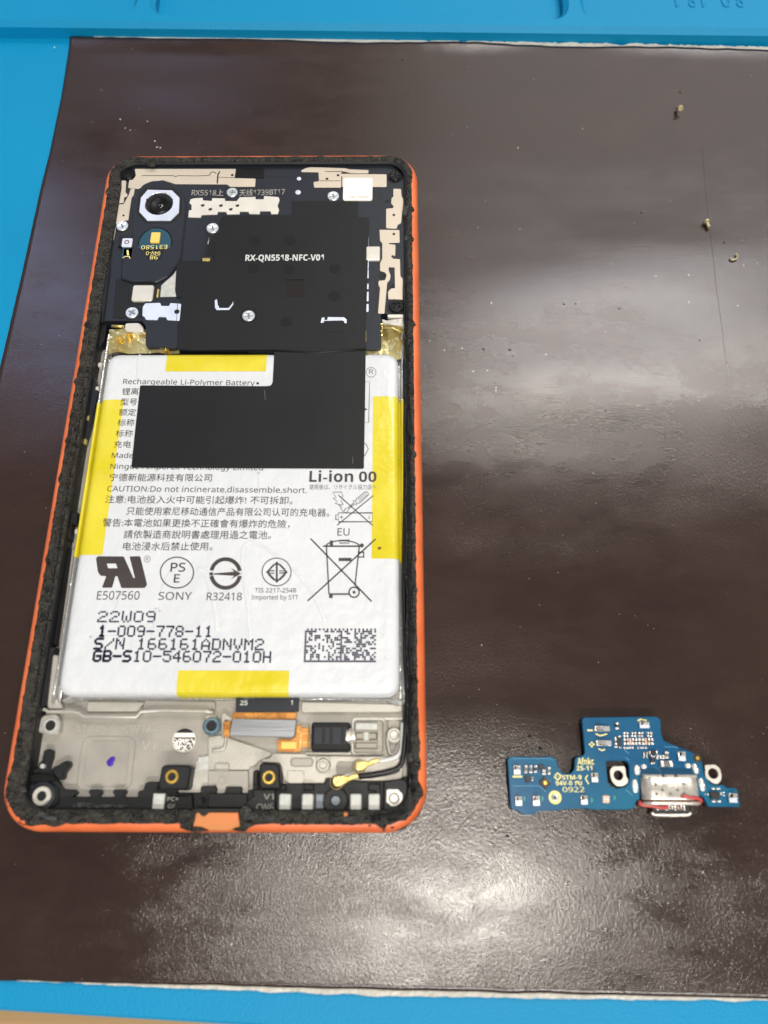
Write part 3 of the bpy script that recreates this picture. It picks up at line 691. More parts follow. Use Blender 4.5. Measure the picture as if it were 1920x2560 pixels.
def boss(fr, x, y, ro, ri, z0, z1, m='mag_lt', hole='hole', floor=None, name='screw_boss', n=28):
    """raised round post with a shallow bore"""
    c = W(fr, x, y, z1); return lathe(name, c, [(ro+.25, z0), (ro+.03, z1-.2), (ro-.15, z1), (ri+.15, z1), (ri, z1-.15), (ri, z0+.2), (.01, z0+.2)], [m, floor or hole], P, n, False, mi=[0, 0, 0, 0, 0, 1])  # dark default floor colour stands in for the shade of a deep bore
shape('corner_block', 3.75, 5.6, 'mag_lt', P, 'c7', [(310, 148), (425, 135), (452, 175), (450, 270), (430, 300), (300, 280), (285, 270)], bev=.3, r=.9)
boss('c7', 383, 225, 1.25, .85, 5.45, 6.0, 'machined')
shape('corner_block', 3.75, 5.5, 'mag_lt', P, 'c7', [(1570, 145), (1662, 145), (1662, 300), (1620, 285), (1590, 270), (1570, 220)], bev=.25, r=.5)
boss('c7', 1622, 228, 1.35, .85, 5.35, 5.9, mat('blued_insert', '#7f9aaa', .3, .7, .1, 60))
boss('c7', 315, 768, 1.5, .78, 4.5, 5.75, 'white_blk')
shape('corner_plate', 6.2, 6.52, 'white_blk', P, 'q7', [(800, 110), (830, 95), (1030, 95), (1060, 150), (1105, 175), (1110, 290), (1060, 370), (960, 425), (870, 415), (840, 365), (795, 350)], bev=.12, r=.3, holes=[circ(*W('q7', 943, 270, 6.52).xy, .82, 24)])
cpl = W('q7', 943, 270, 6.52); lathe('post_bore', cpl, [(.82, 6.5), (.8, 6.46), (.72, 6.42), (.6, 6.41), (.01, 6.41)], ['mag_dk', 'paper'], P, 24, mi=[0, 0, 0, 1])
boss('c8', 1380, 290, 1.25, .68, 4.6, 5.6, 'mag_lt', floor='paper')
tube('triangular_rib', [W('c8', x, y, 5.2) for x, y in ((1325, 290), (1330, 350), (1345, 430), (1365, 438), (1395, 410), (1430, 310))], .3, 'mag_lt', P, 6)
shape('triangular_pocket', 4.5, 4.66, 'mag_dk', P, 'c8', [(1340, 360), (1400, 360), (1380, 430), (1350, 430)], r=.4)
boss('c8', 852, 512, 1.1, .55, 4.4, 5.1, 'mag_lt', floor='hole')
shape('boss_surround', 4.4, 4.75, 'mag_lt', P, 'c8', [(800, 445), (905, 445), (905, 560), (870, 575), (830, 575), (800, 555)], bev=.1, r=.6)
cr = W('c8', 105, 622, 4.62); lathe('ejector_mark', cr, [(.65, 4.5), (.62, 4.62), (.55, 4.62), (.52, 4.56), (.01, 4.56)], 'mag', P, 24)
frame_ring('recess_border', 'c8', 45, 495, 160, 552, 8, 4.2, 4.5, 'mag_lt', .5, .08)
shape('raised_rib', 3.75, 5.0, 'mag_lt', P, 'c8', [(100, 130), (120, 125), (180, 160), (175, 185), (125, 175), (112, 200), (112, 290), (100, 310), (95, 200)], bev=.15)
tube('wire_rib', spline([W('c8', x, y, 4.6) for x, y in ((135, 300), (125, 370), (100, 395), (30, 405))], 4), .28, 'mag_lt', P, 6)
shape('chamber_pad', 3.75, 4.2, 'machined', P, 'c7', [(1520, 470), (1620, 455), (1625, 560), (1520, 575)], bev=.1, r=.2)

# vibration motor bay
fr_o = rounded(wrect('c8', 1060, 155, 1312, 437, 5.2), .8, 4); fr_i = rounded(wrect('c8', 1082, 182, 1297, 420, 5.2), .5, 4)
prism('motor_bay', fr_o, 3.75, 5.2, 'mag_lt', P, .15, holes=[fr_i])
shape('bay_rail', 3.75, 4.9, 'mag_lt', P, 'c8', [(1105, 152), (1445, 155), (1445, 182), (1105, 180)], bev=.12)
shape('bay_rail', 3.75, 4.9, 'mag_lt', P, 'c8', [(720, 415), (1062, 415), (1062, 437), (720, 432)], bev=.12)
box('bay_corner', 'c8', 1330, 180, 1422, 240, 3.75, 4.3, 'mag', P, .1, .4)
motor = prism('vibration_motor', wrect('c8', 762, 192, 1052, 408, 6.4), 3.75, 6.4, 'black_satin', P, bev=.55, r=.5)
for x0, x1 in ((768, 1050),):
    for y0, y1, z in ((205, 232, 6.46), (352, 400, 6.43)):
        box('motor_sleeve', 'c8', x0, y0, x1, y1, 6.0, z, 'black_deep', motor, .1, .3)
for x in (845, 900, 985):
    box('sleeve_rib', 'c8', x, 236, x+22, 348, 6.3, 6.45, 'black', motor, .05)
c0 = W('c8', 1040, 300, 5.2); c1_ = W('c8', 1075, 300, 5.2)
tube('motor_shaft_bearing', [c0-Vector((.3, 0, 0)), c0+Vector((.4, 0, 0)), c0+Vector((.55, 0, 0)), c1_+Vector((.35, 0, 0))], [1.45, 1.45, 1.1, 1.1], 'shell', motor, 18, False)
wgt = box('motor_weight', 'c8', 1090, 200, 1257, 388, 3.9, 5.0, 'tungsten', motor, .1)
box('weight_face', 'c8', 1092, 200, 1256, 250, 4.5, 5.3, 'machined', motor, .1)
box('weight_face', 'c8', 1088, 268, 1255, 326, 5, 5.7, 'tungsten', motor, .25)
box('weight_face', 'c8', 1150, 266, 1192, 328, 5, 5.76, 'machined', motor, .12)
box('weight_face', 'c8', 1092, 345, 1256, 388, 4.0, 5.15, 'tungsten', motor, .12)

# display flex, steel clamp plate and motor flex
shape('display_flex', 4.7, 5.0, 'black_satin', P, 'c8', [(207, 0), (675, 5), (672, 116), (204, 116)])
text('c8', 237, 67, 292, 67, 33, '25', 5.0, 'print_w', P, bold=.02); text('c8', 612, 65, 627, 65, 33, '1', 5.0, 'print_w', P, bold=.02)
text('c8', 262, 22, 335, 22, 18, '251 1', 5.0, 'print_d', P)
flx = shape('orange_flex', 4.6, 5.05, 'copper', P, 'c8', [(186, 120), (657, 120), (650, 175), (172, 175)], bev=.12)
for k in range(7):
    strokes('flex_trace', 5.05, [sl('c8', 5.05, [(190+k*12, 126), (200+k*12, 140), (215+k*13, 166)], 4)], 'copper_dk', flx)
for k in range(6):
    strokes('flex_trace', 5.05, [sl('c8', 5.05, [(510+k*12, 166), (515+k*12, 145), (512+k*13, 124)], 4)], 'copper_dk', flx)
for sq in ([(365, 124), (375, 145), (362, 166)], [(390, 160), (410, 135), (440, 128)], [(410, 166), (430, 145), (480, 128)], [(330, 124), (345, 140), (340, 166)]):
    strokes('flex_trace', 5.05, [sl('c8', 5.05, sq, 4)], 'copper_dk', flx)
shape('flex_tail', 4.0, 4.5, 'copper', P, 'c8', [(118, 190), (170, 180), (158, 305), (112, 312)], bev=.1)
for k in range(3): strokes('flex_trace', 4.5, [sl('c8', 4.5, [(120, 215+k*14), (160, 215+k*14)], 5)], 'copper_dk', P)
shape('clamp_plate', 5.3, 5.62, 'steel', P, 'c8', [(180, 166), (655, 176), (640, 298), (618, 306), (165, 296), (160, 285)], bev=.08)
mf = shape('motor_flex', 4.7, 4.95, 'copper', P, 'c8', [(648, 250), (655, 215), (690, 212), (700, 235), (755, 235), (755, 382), (695, 380), (690, 408), (660, 415), (530, 412), (512, 400), (515, 330), (530, 318), (590, 318), (605, 326), (630, 310), (648, 300)], bev=.08)
box('contact_pad', 'c8', 543, 340, 655, 392, 4.95, 5.02, 'led', mf, .02)
strokes('flex_trace', 4.97, [sl('c8', 4.97, [(680, 225), (665, 260), (690, 275), (680, 400)], 7), sl('c8', 4.97, [(690, 278), (755, 278)], 5), sl('c8', 4.97, [(690, 345), (755, 345)], 5)], 'palegold', mf)
box('flex_bar', 'c8', 738, 205, 748, 408, 4.8, 5.3, 'palegold', P, .1)

# black antenna moulding along the bottom edge with its interlocking teeth
ZB = 4.95
teeth = [(205, 640), (225, 565), (285, 560), (300, 510), (320, 500), (335, 420), (370, 405), (403, 420), (400, 470), (375, 540), (385, 580), (410, 610),
         (450, 665), (480, 715), (575, 720), (590, 745), (560, 772), (690, 776), (695, 762), (678, 740), (690, 718), (765, 718), (782, 738), (760, 765), (765, 776), (875, 776), (880, 762), (864, 742), (875, 718), (955, 718), (968, 738), (950, 762), (955, 776), (1062, 776), (1056, 745), (1068, 728), (1100, 722), (1115, 670), (1145, 658), (1215, 660), (1215, 715), (1400, 718), (1365, 722), (1365, 746), (1540, 746), (1540, 705), (1555, 690), (1600, 690), (1662, 692)]
teeth2 = [(50, 668), (70, 690), (58, 722), (122, 722), (130, 690), (150, 670), (240, 672), (258, 690), (245, 722), (292, 722), (300, 700), (330, 690), (335, 560), (365, 550), (380, 690), (530, 690), (545, 650), (705, 650), (712, 645), (865, 650), (872, 612), (930, 604), (1120, 632), (1395, 632), (1440, 600), (1500, 590)]
bl_ = pts(ZB, 'c7', teeth, 'c8', teeth2)
bl_ = [a for a in bl_]; bl_ += [Vector((HW-3.0, -HH+6)), Vector((HW-6, -HH+3.1)), Vector((-HW+6, -HH+3.1)), Vector((-HW+3.4, -HH+6))]
V, F = prism_data(bl_, 3.7, ZB, .12); antenna_base = link('lower_moulding', V, F, 'black', P)
shape('moulding_arm', 3.7, 5.2, 'black', P, 'c7', [(400, 545), (440, 535), (480, 505), (520, 495), (538, 520), (525, 550), (490, 590), (485, 640), (440, 645), (400, 590)], bev=.25, r=.9)
shape('moulding_arm', 3.7, 5.6, 'black_deep', P, 'c7', [(215, 600), (290, 590), (400, 600), (430, 640), (400, 660), (220, 665)], bev=.2, r=.5)
shape('corner_seat', 4.9, 5.3, 'black', P, 'c7', [(222, 680), (250, 672), (400, 675), (455, 700), (450, 830), (400, 855), (260, 860), (215, 810)], bev=.2, r=1)
lathe('post_collar', W('c7', 315, 768, 5.7), [(2.3, 5.2), (2.2, 5.5), (1.75, 5.55)], 'black_satin', P, 30)
box('metal_stud', 'c7', 305, 520, 340, 555, 5, 5.75, 'machined', P, .1, .3)
# the stepped long walls of the moulding
shape('moulding_wall', 4.9, 6.2, 'black', P, 'c7', [(440, 870), (1100, 868), (1110, 895), (430, 900)], bev=.2)
shape('moulding_wall', 4.9, 6.0, 'black_deep', P, 'c7', [(1285, 770), (1430, 765), (1475, 750), (1480, 830), (1490, 900), (1270, 900), (1262, 820)], bev=.12)
shape('moulding_wall', 4.9, 5.6, 'black', P, 'c8', [(0, 725), (292, 725), (292, 800), (240, 830), (0, 830)], bev=.12)
shape('moulding_wall', 4.9, 6.1, 'black', P, 'c8', [(335, 692), (500, 692), (500, 860), (330, 868), (270, 840), (270, 800), (335, 740)], bev=.15)
shape('moulding_wall', 4.9, 6.4, 'black', P, 'c8', [(1300, 632), (1450, 610), (1480, 640), (1480, 760), (1440, 840), (1390, 860), (1300, 865)], bev=.2, holes=[])
shape('moulding_step', 4.9, 5.6, 'black_deep', P, 'c8', [(505, 655), (580, 655), (580, 700), (505, 700)], bev=.15)
shape('moulding_step', 4.9, 5.6, 'black_deep', P, 'c8', [(708, 648), (785, 655), (785, 700), (708, 700)], bev=.15)
shape('moulding_step', 4.9, 5.7, 'black_deep', P, 'c8', [(1185, 648), (1278, 648), (1278, 860), (1240, 860), (1240, 705), (1185, 700)], bev=.15)
shape('residue_patch', 4.9, 5.15, 'gunk_grey', P, 'c7', [(560, 835), (620, 815), (760, 830), (980, 835), (980, 855), (700, 860), (560, 855)], bev=.05)
text('c7', 1285, 806, 1370, 806, 32, 'PC+', 6.0, 'print_d', P, 'embossed_mark', proud=.01, raised=.04)
text('c7', 1288, 862, 1345, 862, 32, 'GF', 6.0, 'print_d', P, 'embossed_mark', proud=.01, raised=.04)
text('c8', 412, 765, 485, 765, 40, 'V1', 6.1, 'print_d', P, 'embossed_mark', proud=.01, raised=.04)
text('c8', 358, 852, 485, 848, 52, 'CW6', 6.1, 'print_d', P, 'embossed_mark', proud=.01, raised=.04)
box('ground_tab', 'c7', 1170, 748, 1260, 900, 4.9, 6.3, 'machined', P, .12)
for x0, x1 in ((525, 612), (695, 778), (1053, 1136), (1188, 1272)):
    t_ = box('ground_tab', 'c8', x0, 724, x1, 874, 4.9, 6.3, 'machined', P, .12, .3)
    frm = [Vector(v) for v in wrect('c8', x0+8, 735, x1-8, 862, 6.33)]; prism('tab_face', rounded(frm, .25, 2), 6.28, 6.33, 'machined', t_, .02)
box('clear_window', 'c8', 797, 726, 855, 836, 4.9, 5.6, 'grey', P, .15)
c = W('c8', 945, 775, 6.0); lathe('microphone_seal', c, [(2.0, 4.9), (2.0, 5.7), (1.85, 6.0), (.9, 6.0), (.74, 5.8), (.72, 5.6)], 'black', P, 36)
prism('microphone_mesh', circ(c.x, c.y, .73, 24), 5, 5.62, 'grey', P)
c = W('c7', 1548, 806, 5.65); lathe('moulding_hole', c, [(.6, 5.66), (.58, 5.68), (.01, 5.5)], 'hole', P, 20)
# clamping blocks with brass inserts
def insert_block(seq, fr, cx, cy, ztop, ro=1.55):
    b = shape('insert_block', 3.75, ztop, 'black', P, fr, seq, bev=.3, r=.8)
    c = W(fr, cx, cy, ztop+.25); lathe('brass_insert', c, [(ro, ztop-.1), (ro, ztop+.12), (ro-.12, ztop+.25), (ro-.4, ztop+.25), (ro-.48, ztop+.12), (ro-.48, ztop+.03), (.01, ztop+.02)], ['gold', 'hole'], b, 28, mi=[0, 0, 0, 0, 0, 1])
    return b
insert_block([(1240, 545), (1265, 528), (1445, 530), (1470, 550), (1445, 705), (1420, 722), (1225, 718), (1213, 690)], 'c7', 1318, 620, 7.0, 1.1)
insert_block([(380, 492), (530, 500), (540, 680), (525, 692), (375, 690)], 'c8', 450, 603, 7.0, 1.08)
box('block_clip', 'c8', 335, 548, 372, 660, 3.75, 5.4, 'black', P, .2, .4)

# coaxial cables with their gold plugs
tube('white_coax_cable', spline([W('c8', 1265, 483, 6.0), W('c8', 1330, 472, 6.0), W('c8', 1395, 450, 6.0), W('c8', 1430, 400, 6), W('c8', 1437, 330, 6), W('c8', 1442, 200, 6)], 5), .4, 'cable_w', P, 10)
bc = [W('c8', 1115, 592, 6.0), W('c8', 1250, 575, 6.2), W('c8', 1370, 548, 6.4), W('c8', 1425, 515, 6.6), W('c8', 1445, 450, 6.7), W('c8', 1460, 300, 6.8), W('c8', 1470, 100, 6.8), W('c8', 1475, 0, 6.8), W('c6', 1435, 1150, 6.6), W('c6', 1432, 900, 6.4), W('c6', 1425, 600, 6.4), W('c6', 1428, 300, 6.2), W('c6', 1432, 0, 6.0), W('c4', 1415, 1200, 5.8), W('c4', 1412, 800, 5.6), W('c4', 1408, 640, 5.2)]
tube('black_coax_cable', spline(bc, 5), .42, 'cable_b', P, 8)
tube('black_coax_cable', spline([W('c8', 1115, 605, 5.8), W('c8', 1250, 590, 5.9), W('c8', 1370, 566, 6.0), W('c8', 1415, 545, 6.0)], 4), .3, 'cable_b', P, 8)
def coax_plug(fr, tip, seq, z):
    pl = prism('coax_plug', pts(z, fr, seq), z-.55, z, 'palegold', P, .15, r=.3)
    c = W(fr, *tip, z-.2); lathe('plug_socket', c, [(1.15, z-1.5), (1.15, z-.5), (1.0, z-.35)], 'palegold', pl, 20); return pl
a = coax_plug('c8', (1118, 522), [(1095, 485), (1170, 478), (1185, 490), (1205, 470), (1265, 458), (1275, 490), (1215, 508), (1190, 520), (1155, 548), (1105, 560), (1088, 530)], 6.6)
box('plug_crimp', 'c8', 1165, 492, 1200, 510, 6.5, 6.68, 'gold', a, .04, .2)
a = coax_plug('c8', (952, 638), [(930, 595), (1010, 585), (1030, 598), (1055, 582), (1112, 574), (1120, 610), (1060, 622), (1030, 640), (990, 668), (940, 674), (920, 640)], 6.6)
box('plug_crimp', 'c8', 1010, 603, 1045, 622, 6.5, 6.68, 'gold', a, .04, .2)

# ---------------------------------------------------------------- battery
BT = 7.0
BXL = W('c5', 172, 900, 6.3).x; BXR = W('c6', 1388, 700, 6.3).x
BYT = W('c3', 900, 238, 6.7).y; BYB = W('c6', 600, 1462, 6.5).y
battery_stack = [(0.0, 3.9), (0.0, 5.7), (.12, 6.2), (.38, 6.6), (.8, 6.88), (1.4, 6.98), (2.2, BT)]
def brect(d, r=2.6): return rounded([Vector((BXL+d, BYB+d)), Vector((BXR-d, BYB+d)), Vector((BXR-d, BYT-d)), Vector((BXL+d, BYT-d))], max(.6, r-d*.5), 6)
V = []; F = []; k = None
for d, z in battery_stack:
    L_ = brect(d); k = len(L_); V += [(q.x, q.y, z) for q in L_]
for l in range(len(battery_stack)-1):
    for i in range(k): F.append((l*k+i, l*k+(i+1) % k, (l+1)*k+(i+1) % k, (l+1)*k+i))
# the top is a grid-free cap; wrinkles of the wrap are ridges added below
F.append(tuple((len(battery_stack)-1)*k+i for i in range(k)))
battery = link('battery', V, F, 'white', P, True)
me = battery.data
for pg in me.polygons: pg.use_smooth = len(pg.vertices) < 10
def along(name, prof, y0, y1, m, parent, smooth=True, close=False, w=1.):
    V = []; F = []; k = len(prof); n = max(2, int(abs(y1-y0)/4)+1)
    for j in range(n+1):
        y = y0+(y1-y0)*j/n
        V += [(x+.03*w*noise.noise(Vector((y/3, x, z))), y, z+.04*w*noise.noise(Vector((y/4, z, x)))) for x, z in prof]
    for j in range(n):
        for i in range(k-1 if not close else k): F.append((j*k+i, j*k+(i+1) % k, (j+1)*k+(i+1) % k, (j+1)*k+i))
    return fix(link(name, V, F, m, parent, smooth))
# folded pouch seams standing along both long sides
def seam_prof(s, g=0.):
    x0 = BXL if s < 0 else BXR
    return [(x0+s*(.02+g), 4.4+g), (x0+s*(.30), 4.25+g), (x0+s*(.42-g), 4.6), (x0+s*(.5-g), 5.7), (x0+s*.72, 6.05+g), (x0+s*(.98+g), 5.85), (x0+s*(1.1+g), 5.2), (x0+s*(1.12+g), 3.8)]
yb_s = BYB-1.2; yt_s = BYT+5.0
along('pouch_seam', seam_prof(-1), yb_s, yt_s, 'pouch', battery); along('pouch_seam', seam_prof(1), yb_s, yt_s, 'pouch', battery)
shape('pouch_skirt', 3.9, 4.7, 'pouch', battery, 'c5', [(100, 1560), (180, 1515), (1000, 1530), (1660, 1535), (1660, 1560), (1000, 1560), (580, 1550), (300, 1560), (160, 1590)], bev=.2)
shape('pouch_skirt', 3.9, 4.8, 'pouch', battery, 'c6', [(0, 1475), (1000, 1475), (1395, 1480), (1425, 1500), (1420, 1545), (1360, 1540), (1280, 1505), (1000, 1500), (560, 1500), (0, 1500)], bev=.2)
# yellow tapes folded over the edges
def side_tape(s, xin, y0, y1):
    x0 = BXL if s < 0 else BXR
    g = .035
    prof = [(xin, BT+g), (x0-s*2.2, BT+g), (x0-s*1.4, 6.98+g), (x0-s*.8, 6.88+g), (x0-s*.38, 6.6+g), (x0-s*.12+s*g, 6.2+g), (x0+s*g, 5.7), (x0+s*g, 4.6)]+seam_prof(s, g)[1:]
    return along('yellow_tape', prof, y0, y1, 'yellow', battery, w=0)
side_tape(-1, W('c5', 500, 100, BT).x*.5+W('c3', 430, 1100, BT).x*.5, W('c5', 480, 302, BT).y, W('c3', 440, 676, BT).y)
side_tape(1, W('c4', 1122, 1200, BT).x, W('c6', 1200, 320, BT).y, W('c4', 1200, 617, BT).y)
def end_tape(xa, xb, yin, s):
    y0 = BYB if s < 0 else BYT; g = .035
    prof = [(yin, BT+g), (y0-s*2.2, BT+g), (y0-s*1.4, 6.98+g), (y0-s*.8, 6.88+g), (y0-s*.38, 6.6+g), (y0-s*.12+s*g, 6.2+g), (y0+s*g, 5.7), (y0+s*g, 4.3)]
    n = 8; V = [(xa+(xb-xa)*j/n, y, z) for j in range(n+1) for y, z in prof]; k = len(prof)
    F = [(j*k+i, j*k+i+1, (j+1)*k+i+1, (j+1)*k+i) for j in range(n) for i in range(k-1)]
    return fix(link('yellow_tape', V, F, 'yellow', battery, True))
end_tape(W('c3', 888, 330, BT).x, W('c4', 165, 330, BT).x, W('c3', 1200, 410, BT).y, 1)
end_tape(W('c5', 1115, 1400, BT).x, W('c6', 472, 1350, BT).x, W('c5', 1300, 1300, BT).y, -1)
def fold(P_, wd, h=.05):
    """a low soft ridge in the wrap"""
    return tube('wrap_crease', spline([W(*a, BT-.005) for a in P_], 6), wd*2.2, 'white', battery, 10, True, h*.9/wd/2.2)
fold([('c6', 155, 1000), ('c6', 130, 700), ('c6', 92, 450), ('c6', 90, 250), ('c6', 130, 190), ('c6', 200, 195), ('c6', 360, 290), ('c6', 540, 440), ('c6', 680, 630), ('c6', 780, 850)], .16)
fold([('c5', 1290, 420), ('c5', 1350, 450), ('c5', 1400, 580), ('c5', 1440, 740), ('c5', 1465, 960)], .18)
fold([('c5', 940, 760), ('c5', 930, 880), ('c5', 910, 1000)], .2, .05); fold([('c5', 965, 780), ('c5', 945, 950)], .14)
fold([('c5', 640, 640), ('c5', 600, 740), ('c5', 580, 780)], .12); fold([('c5', 1060, 440), ('c5', 1010, 540), ('c5', 980, 640)], .12)
fold([('c5', 360, 1010), ('c5', 700, 1010), ('c5', 735, 1050), ('c5', 700, 1240)], .12, .03)
fold([('c3', 640, 250), ('c3', 620, 350), ('c3', 620, 500)], .12, .03); fold([('c4', 95, 1300), ('c4', 100, 1500)], .14, .03)

def bt(fr, x0, y0, x1, y1, h, s, **k): return text(fr, x0, y0, x1, y1, h, s, BT, k.pop('m', 'ink'), battery, proud=.06, **k)
def src(fr, x, y): ox, oy, s = FR[fr]; return (ox+x/s, oy+y/s)
def bt2(a, b, h, s, **k):
    """baseline given by two (frame, x, y) ends; h in photograph pixels"""
    (u0, v0), (u1, v1) = src(*a), src(*b); return bt('s', u0, v0, u1, v1, h, s, **k)
TH = -.012
bt2(('c3', 480, 528), ('c4', 60, 519), 12.4, 'Rechargeable Li-Polymer Battery', bold=0)
dots('lettering', [W('c4', 88, 500, BT).xy], .28, BT+.062, 'ink', battery, 12)
for s_, x0, x1, yb in (('锂离', 468, 625, 632), ('型号', 455, 610, 730), ('额定', 440, 600, 828), ('标称', 425, 585, 926), ('标称', 408, 570, 1028), ('充电', 392, 553, 1130)):
    bt('c3', x0, yb, x1, yb, 66, s_, box=True)
bt('c3', 373, 1224, 575, 1226, 47, 'Made', bold=0)
bt2(('c3', 360, 1327), ('c4', 135, 1284), 12.4, 'Ningde Amperex Technology Limited', bold=0)
bt('c3', 350, 1444, 1315, 1448, 72, '宁德新能源科技有限公司', box=True)
bt2(('c3', 330, 1540), ('c4', 530, 1488), 13.5, 'CAUTION:Do not incinerate,disassemble,short.', bold=0)
bt2(('c3', 310, 1652), ('c4', 400, 1592), 20, '注意:电池投入火中可能引起爆炸! 不可拆卸。', box=True)
bt2(('c3', 510, 1764), ('c4', 733, 1702), 20.5, '只能使用索尼移动通信产品有限公司认可的充电器。', box=True)
bt2(('c3', 285, 1874), ('c6', 478, 70), 21, '警告:本電池如果更換不正確會有爆炸的危險，', box=True)
bt2(('c5', 652, 160), ('c6', 322, 160), 21, '請依製造商說明書處理用過之電池。', box=True)
bt('c5', 645, 264, 1420, 264, 72, '电池浸水后禁止使用。', box=True)
bt('c5', 420, 688, 788, 688, 72, 'E507560', bold=0); bt('c5', 952, 690, 1240, 690, 66, 'SONY', bold=0)
bt2(('c5', 1370, 694), ('c6', 80, 667), 19, 'R32418', bold=0)
bt('c6', 188, 602, 530, 602, 36, 'TIS 2217-2548', bold=0); bt('c6', 162, 660, 550, 660, 36, 'Imported by STT', bold=0)
bt('c4', 552, 1388, 948, 1388, 98, 'Li-ion', heavy=True); bt('c4', 1000, 1388, 1158, 1388, 92, '00', heavy=True)
bt('c4', 550, 1458, 1160, 1458, 48, '使用後は、リサイクル協力店へ', box=True, m='ink_lt')
bt('c4', 806, 1872, 915, 1872, 66, 'EU', bold=0)
bt('c5', 1056, 446, 1185, 446, 74, 'PS', bold=.012); bt('c5', 1085, 540, 1135, 540, 70, 'E', bold=.012)
bt('c5', 846, 350, 870, 350, 26, 'R', m='ink_lt'); bt('c4', 1090, 415, 1132, 415, 42, 'R', m='ink_lt')
def mark(name, lines, m='ink'): return strokes(name, BT+.05, [sl(f, BT, q, wd) for f, q, wd in lines], m, battery)
mark('registered_mark', [('c5', arc(858, 338, 27), 4)], 'ink_lt'); mark('registered_mark', [('c4', arc(1110, 400, 44), 5)], 'ink_lt')
mark('certification_mark', [('c5', arc(1115, 455, 143, n=48, ry=133), 10)])
cx, cy = 1535, 463
mark('certification_mark', [('c5', arc(cx, cy, 124, 192, 350, 40), 34), ('c5', arc(cx, cy, 124, 10, 170, 40), 34)])
shape('certification_mark', BT, BT+.062, 'ink', battery, 'c5', [(1395, 452), (1425, 452), (1425, 478), (1395, 478)])
shape('certification_mark', BT, BT+.064, 'ink', battery, 'c5', [(1430, 462), (1610, 447), (1580, 415), (1668, 463), (1580, 512), (1610, 482), (1430, 470)])
mark('certification_mark', [('c6', arc(370, 432, 120, n=48, ry=115), 8)])
mark('certification_mark', [('c6', [(372, 365), (372, 500)], 16), ('c6', [(310, 412), (352, 368)], 15), ('c6', [(392, 368), (438, 412)], 15), ('c6', [(305, 450), (352, 497)], 18), ('c6', [(392, 497), (440, 450)], 18), ('c6', [(300, 422), (352, 422)], 10), ('c6', [(392, 440), (445, 440)], 10), ('c6', [(300, 442), (352, 442)], 8), ('c6', [(392, 422), (445, 422)], 8)])
for q in ([(345, 372), (372, 343), (399, 372)], [(345, 492), (372, 522), (399, 492)], [(310, 405), (280, 432), (310, 458)], [(435, 405), (463, 432), (435, 458)]):
    shape('certification_mark', BT, BT+.063, 'ink', battery, 'c6', q)
# backwards R joined to a U
V, F = prism_data(rounded(pts(BT, 'c5', [(415, 330), (432, 314), (655, 316), (740, 505), (752, 500), (705, 316), (797, 314), (857, 560), (835, 588), (635, 588), (600, 485), (582, 485), (555, 585), (467, 585), (505, 485), (455, 482), (432, 450)]), .18, 2), BT, BT+.064, 0, holes=[pts(BT, 'c5', [(507, 376), (588, 376), (602, 418), (520, 418)])])
link('certification_mark', V, F, 'ink', battery)
# crossed-out bin
mark('bin_symbol', [('c6', [(652, 155), (1158, 676)], 12), ('c6', [(1192, 158), (628, 672)], 12), ('c6', [(783, 222), (805, 615)], 11), ('c6', [(1056, 222), (1020, 545)], 11),
     ('c6', [(755, 218), (1060, 218)], 13), ('c6', arc(918, 222, 140, 182, 358, 24, 50), 10), ('c6', [(893, 168), (972, 168), (972, 192), (893, 192), (893, 168)], 6), ('c6', [(885, 328), (992, 328)], 27),
     ('c6', [(805, 615), (970, 615)], 13), ('c6', arc(1013, 600, 42, n=30), 12), ('c6', [(1045, 268), (1092, 268), (1092, 308), (1050, 308)], 10)])
dots('bin_symbol', [(*W('c6', 1013, 600, BT).xy, 1), (*W('c6', 1077, 212, BT).xy, 1.4)], .28, BT+.064, 'ink', battery, 14)
shape('bin_symbol', BT, BT+.063, 'ink', battery, 'c6', [(805, 612), (835, 612), (835, 647), (805, 647)]); shape('bin_symbol', BT, BT+.063, 'ink', battery, 'c6', [(812, 170), (838, 170), (838, 215), (812, 215)])
# crossed-out battery, screwdriver and lightning
mark('warning_symbol', [('c4', [(815, 1508), (1126, 1782)], 9), ('c4', [(1130, 1512), (802, 1780)], 9),
     ('c4', [(815, 1668), (1122, 1668), (1122, 1748), (815, 1748), (815, 1668)], 7), ('c4', [(815, 1685), (792, 1685), (792, 1728), (815, 1728)], 6), ('c4', [(828, 1706), (860, 1706)], 5), ('c4', [(844, 1690), (844, 1722)], 5), ('c4', [(1092, 1694), (1092, 1722)], 5),
     ('c4', [(765, 1480), (845, 1480), (858, 1525), (835, 1520), (870, 1558), (835, 1552), (860, 1595), (840, 1590), (855, 1660), (820, 1590), (840, 1600), (785, 1580), (808, 1570), (768, 1532), (795, 1532), (765, 1480)], 4),
     ('c4', [(975, 1545), (1055, 1478), (1080, 1480), (1088, 1505), (1005, 1580), (980, 1580), (970, 1560), (975, 1545)], 5), ('c4', [(990, 1552), (1066, 1490)], 4), ('c4', [(1000, 1566), (1078, 1502)], 4),
     ('c4', [(970, 1560), (945, 1560), (955, 1575), (900, 1625), (880, 1628), (862, 1655), (880, 1668), (905, 1648), (910, 1630), (962, 1585), (980, 1600), (980, 1580)], 5)])
mark('frame_line', [('c4', [(1050, 486), (1097, 486), (1088, 853), (1045, 853)], 5)], 'ink_lt'); mark('frame_line', [('c4', [(1040, 1035), (1060, 1042), (1085, 1090), (1060, 1140), (1045, 1158)], 6)])
shape('frame_mark', BT, BT+.063, 'ink', battery, 'c4', [(1050, 718), (1078, 735), (1050, 742)])
